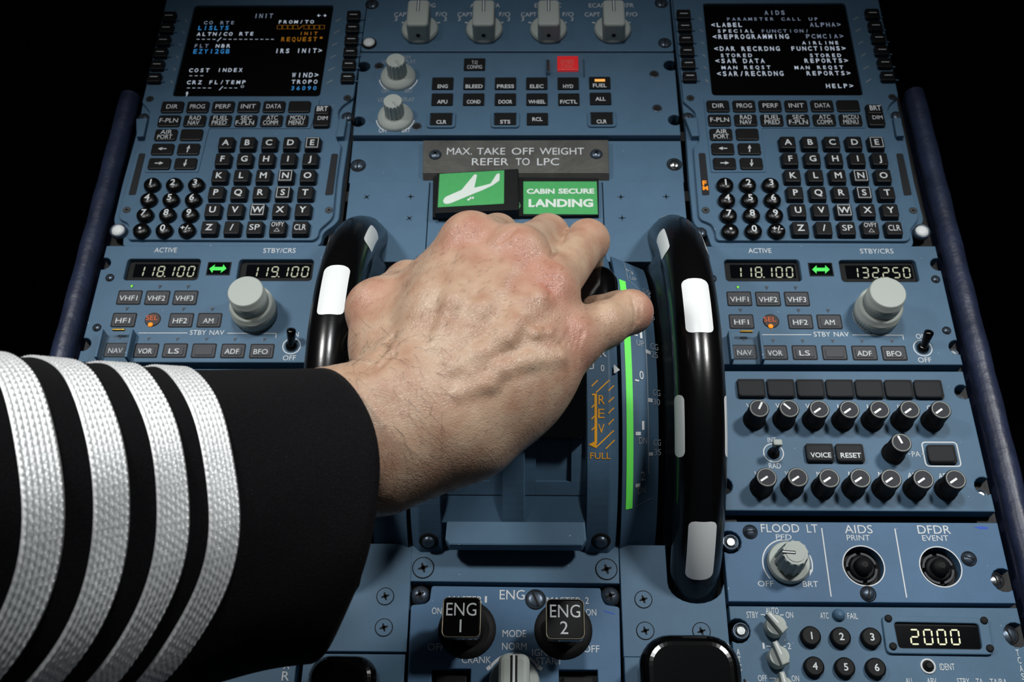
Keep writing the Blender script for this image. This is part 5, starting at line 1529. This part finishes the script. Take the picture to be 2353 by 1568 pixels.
# fine dark hairs lying along the forearm and the back of the hand
mat('hair_brown', (38, 26, 20), .5)
nv = np.array([v.normal for v in me.vertices])
rng = np.random.default_rng(5)
facing = np.where((nv @ back > .15))[0]
mb = MB(); ax_d = (PV(1000, 985, .15) - PV(750, 1010, .15)); ax_d /= np.linalg.norm(ax_d)
hd = (MCP['middle'] - PV(985, 945, .15)); hd /= np.linalg.norm(hd)
wx = PV(985, 985, .15)
pick = rng.choice(facing, 3400, replace=False); made = 0
for i in pick:
    p = V[i]; s = (p - wx) @ ax_d; s2 = (p - wx) @ hd
    on_arm = s < .010 and s2 < .03
    if not on_arm and (s2 > .085 or rng.random() < .68): continue
    if on_arm and rng.random() < .55: continue
    n = nv[i]
    d = (ax_d * .55 + np.array(-UPV) * .75 if on_arm else hd * .8 + np.array(RGT) * .5) + rng.normal(0, .35, 3)
    d -= n * (d @ n); d /= np.linalg.norm(d)
    side = np.cross(n, d); Lh = rng.uniform(.004, .0115) if on_arm else rng.uniform(.0012, .0030); cv = rng.normal(0, .16)
    w_ = .00005 if on_arm else .00004
    pts = [p + n * (.0012 * math.sin(t * PI * .8) * (Lh / .006) + .00004) + d * Lh * t + side * cv * Lh * t * t for t in (0, .35, .7, 1)]
    mb.tube(pts, [w_, w_, w_ * .8, w_ * .3], 'hair_brown', 3, cap=False)
mb.build('arm_hair', arm)['kind'] = 'stuff'

# sleeve: rings along the forearm
ctl = [(820, 1166, .131, .0565), (745, 1174, .135, .0575), (540, 1195, .147, .0585), (350, 1214, .161, .0600), (0, 1242, .194, .0622), (-330, 1265, .220, .0640), (-700, 1295, .240, .0660), (-1100, 1320, .255, .0680)]
cw = np.array([PV(*c[:3]) for c in ctl]); cr = np.array([c[3] for c in ctl])
ss = np.concatenate([[0], np.cumsum(np.linalg.norm(np.diff(cw, axis=0), axis=1))])
fx = [np.polyfit(ss, cw[:, k], 3) for k in range(3)]; fr = np.polyfit(ss, cr, 2)
upv = np.array(UPV)
def ring_pt(s, th, dr=0.0):
    """point on the sleeve: s metres from the cuff, th around (0 = towards the top of the photo)"""
    c = np.array([np.polyval(q, s) for q in fx]); t = np.array([np.polyval(np.polyder(q), s) for q in fx]); t /= np.linalg.norm(t)
    e = upv - t * (upv @ t); e /= np.linalg.norm(e); w = np.cross(e, t)
    w = w if w @ back > 0 else -w
    r = np.polyval(fr, s) + dr
    return c + (e * math.cos(th) + w * math.sin(th)) * r, e, w, t
S0 = ss[1]
def wrinkle(s, th):
    return .0006 * math.sin(5 * th + s * 30) * math.cos(s * 55) + .0003 * math.sin(9 * th - s * 70) + .0005 * math.sin(3 * th + 60 * s)
CUFF_D = np.arange(0, 361, 4.0)
_k = np.interp(CUFF_D, [0, 30, 60, 90, 130, 180, 270, 360], [.001, -.016, -.0265, -.0185, .005, .014, .004, .001])
for _ in range(14): _k = (np.roll(_k, 1) + _k * 2 + np.roll(_k, -1)) / 4
CUFF_S = _k
_k = np.interp(CUFF_D, [0, 85, 102, 113, 123, 143, 165, 250, 300, 360], [0, 0, .005, .011, .0165, .026, .030, .022, .006, 0])
for _ in range(12): _k = (np.roll(_k, 1) + _k * 2 + np.roll(_k, -1)) / 4
LEAN = _k
def lean(th):
    """the braid is drawn back towards the elbow underneath the arm"""
    return float(np.interp(math.degrees(th) % 360, CUFF_D, LEAN))
def shear(th):
    """the cuff edge leans: further out over the wrist, drawn back underneath"""
    d = math.degrees(th) % 360
    return float(np.interp(d, CUFF_D, CUFF_S))
mat('wool_black', (17, 17, 19), .9, spec=.06, bump=.5, bscale=1600, vary=.5, vscale=1500, sheen=.03, speck=(2200, .76, (60, 60, 64)))
mb = MB(); ns, nt_ = 60, 96; s_end = ss[-1]
vs = []; 
def rows(inner):
    out = []
    for i in range(ns + 1):
        t = i / ns
        s = S0 + t * (s_end - S0)
        for j in range(nt_):
            th = 2 * PI * j / nt_
            p, e, w, tt = ring_pt(s + shear(th) * max(0, 1 - t * 4) ** 1.5, th, wrinkle(s, th) - (.0028 if inner else 0))
            out.append(tuple(p))
    return out
o_, i_ = rows(False), rows(True)
fs = []
for i in range(ns):
    for j in range(nt_):
        l = (j + 1) % nt_; fs.append((i * nt_ + j, i * nt_ + l, (i + 1) * nt_ + l, (i + 1) * nt_ + j))
n = len(o_)
mb.add(o_ + i_, fs + [tuple(k + n for k in f_[::-1]) for f_ in fs] + [(j, n + j, n + (j + 1) % nt_, (j + 1) % nt_) for j in range(nt_)], 'wool_black', True)
slv = mb.build('sleeve', arm, 'black wool jacket sleeve')
# silver braid: corded bands round the sleeve
mat('silver_braid', (232, 236, 236), .36, metal=.4, bump=.3, bscale=2500, vary=.22, vscale=1100)
def s_for(x, v=1100):
    best = None
    for k in range(700):
        s = S0 + k * .0004
        xm = max(proj(ring_pt(s, th, .001)[0])[0] for th in (1.2, 1.35, 1.5, 1.65, 1.8))
        if best is None or abs(xm - x) < best[0]: best = (abs(xm - x), s)
    return best[1]
for (xa, xb) in ((485, 557), (368, 441), (221, 306), (55, 155)):
    sa, sb = s_for(xb), s_for(xa); wd_ = sb - sa
    mb = MB(); na, nc = 620, 29; vs = []; fs = []
    for j in range(na):
        th = 2 * PI * j / na
        for k in range(nc):
            q = k / (nc - 1); s = sa + wd_ * q + lean(th)
            cord = abs(math.sin(q * PI * 7)); edge = min(1, min(q, 1 - q) * 14)
            tw = .5 + .5 * math.sin(j * (1.25 if int(q * 7) % 2 else 1.57) + q * 40)
            dr = wrinkle(s, th) + .0003 + .0007 * edge * (.45 + .55 * cord) + .00035 * edge * tw * cord
            vs.append(tuple(ring_pt(s, th, dr)[0]))
    for j in range(na):
        for k in range(nc - 1):
            l = (j + 1) % na; fs.append((j * nc + k, l * nc + k, l * nc + k + 1, j * nc + k + 1))
    mb.add(vs, fs, 'silver_braid', False); mb.build('braid_stripe', slv, 'silver braid stripe')
# dark trouser leg at the left edge
mat('trouser_wool', (46, 50, 50), .9, spec=.1, bump=.6, bscale=1500, vary=.5, vscale=1200)
mb = MB()
a = np.array([-.52, .20, .02]); 
pts = [(-.60, .02, -.02), (-.50, .14, -.005), (-.415, .235, 0.0), (-.385, .262, -.004), (-.372, .272, -.008)]
mb.tube(pts, [.085, .078, .066, .045, .018], 'trouser_wool', 40); mb.build('trouser_leg', arm, 'black wool trouser knee')
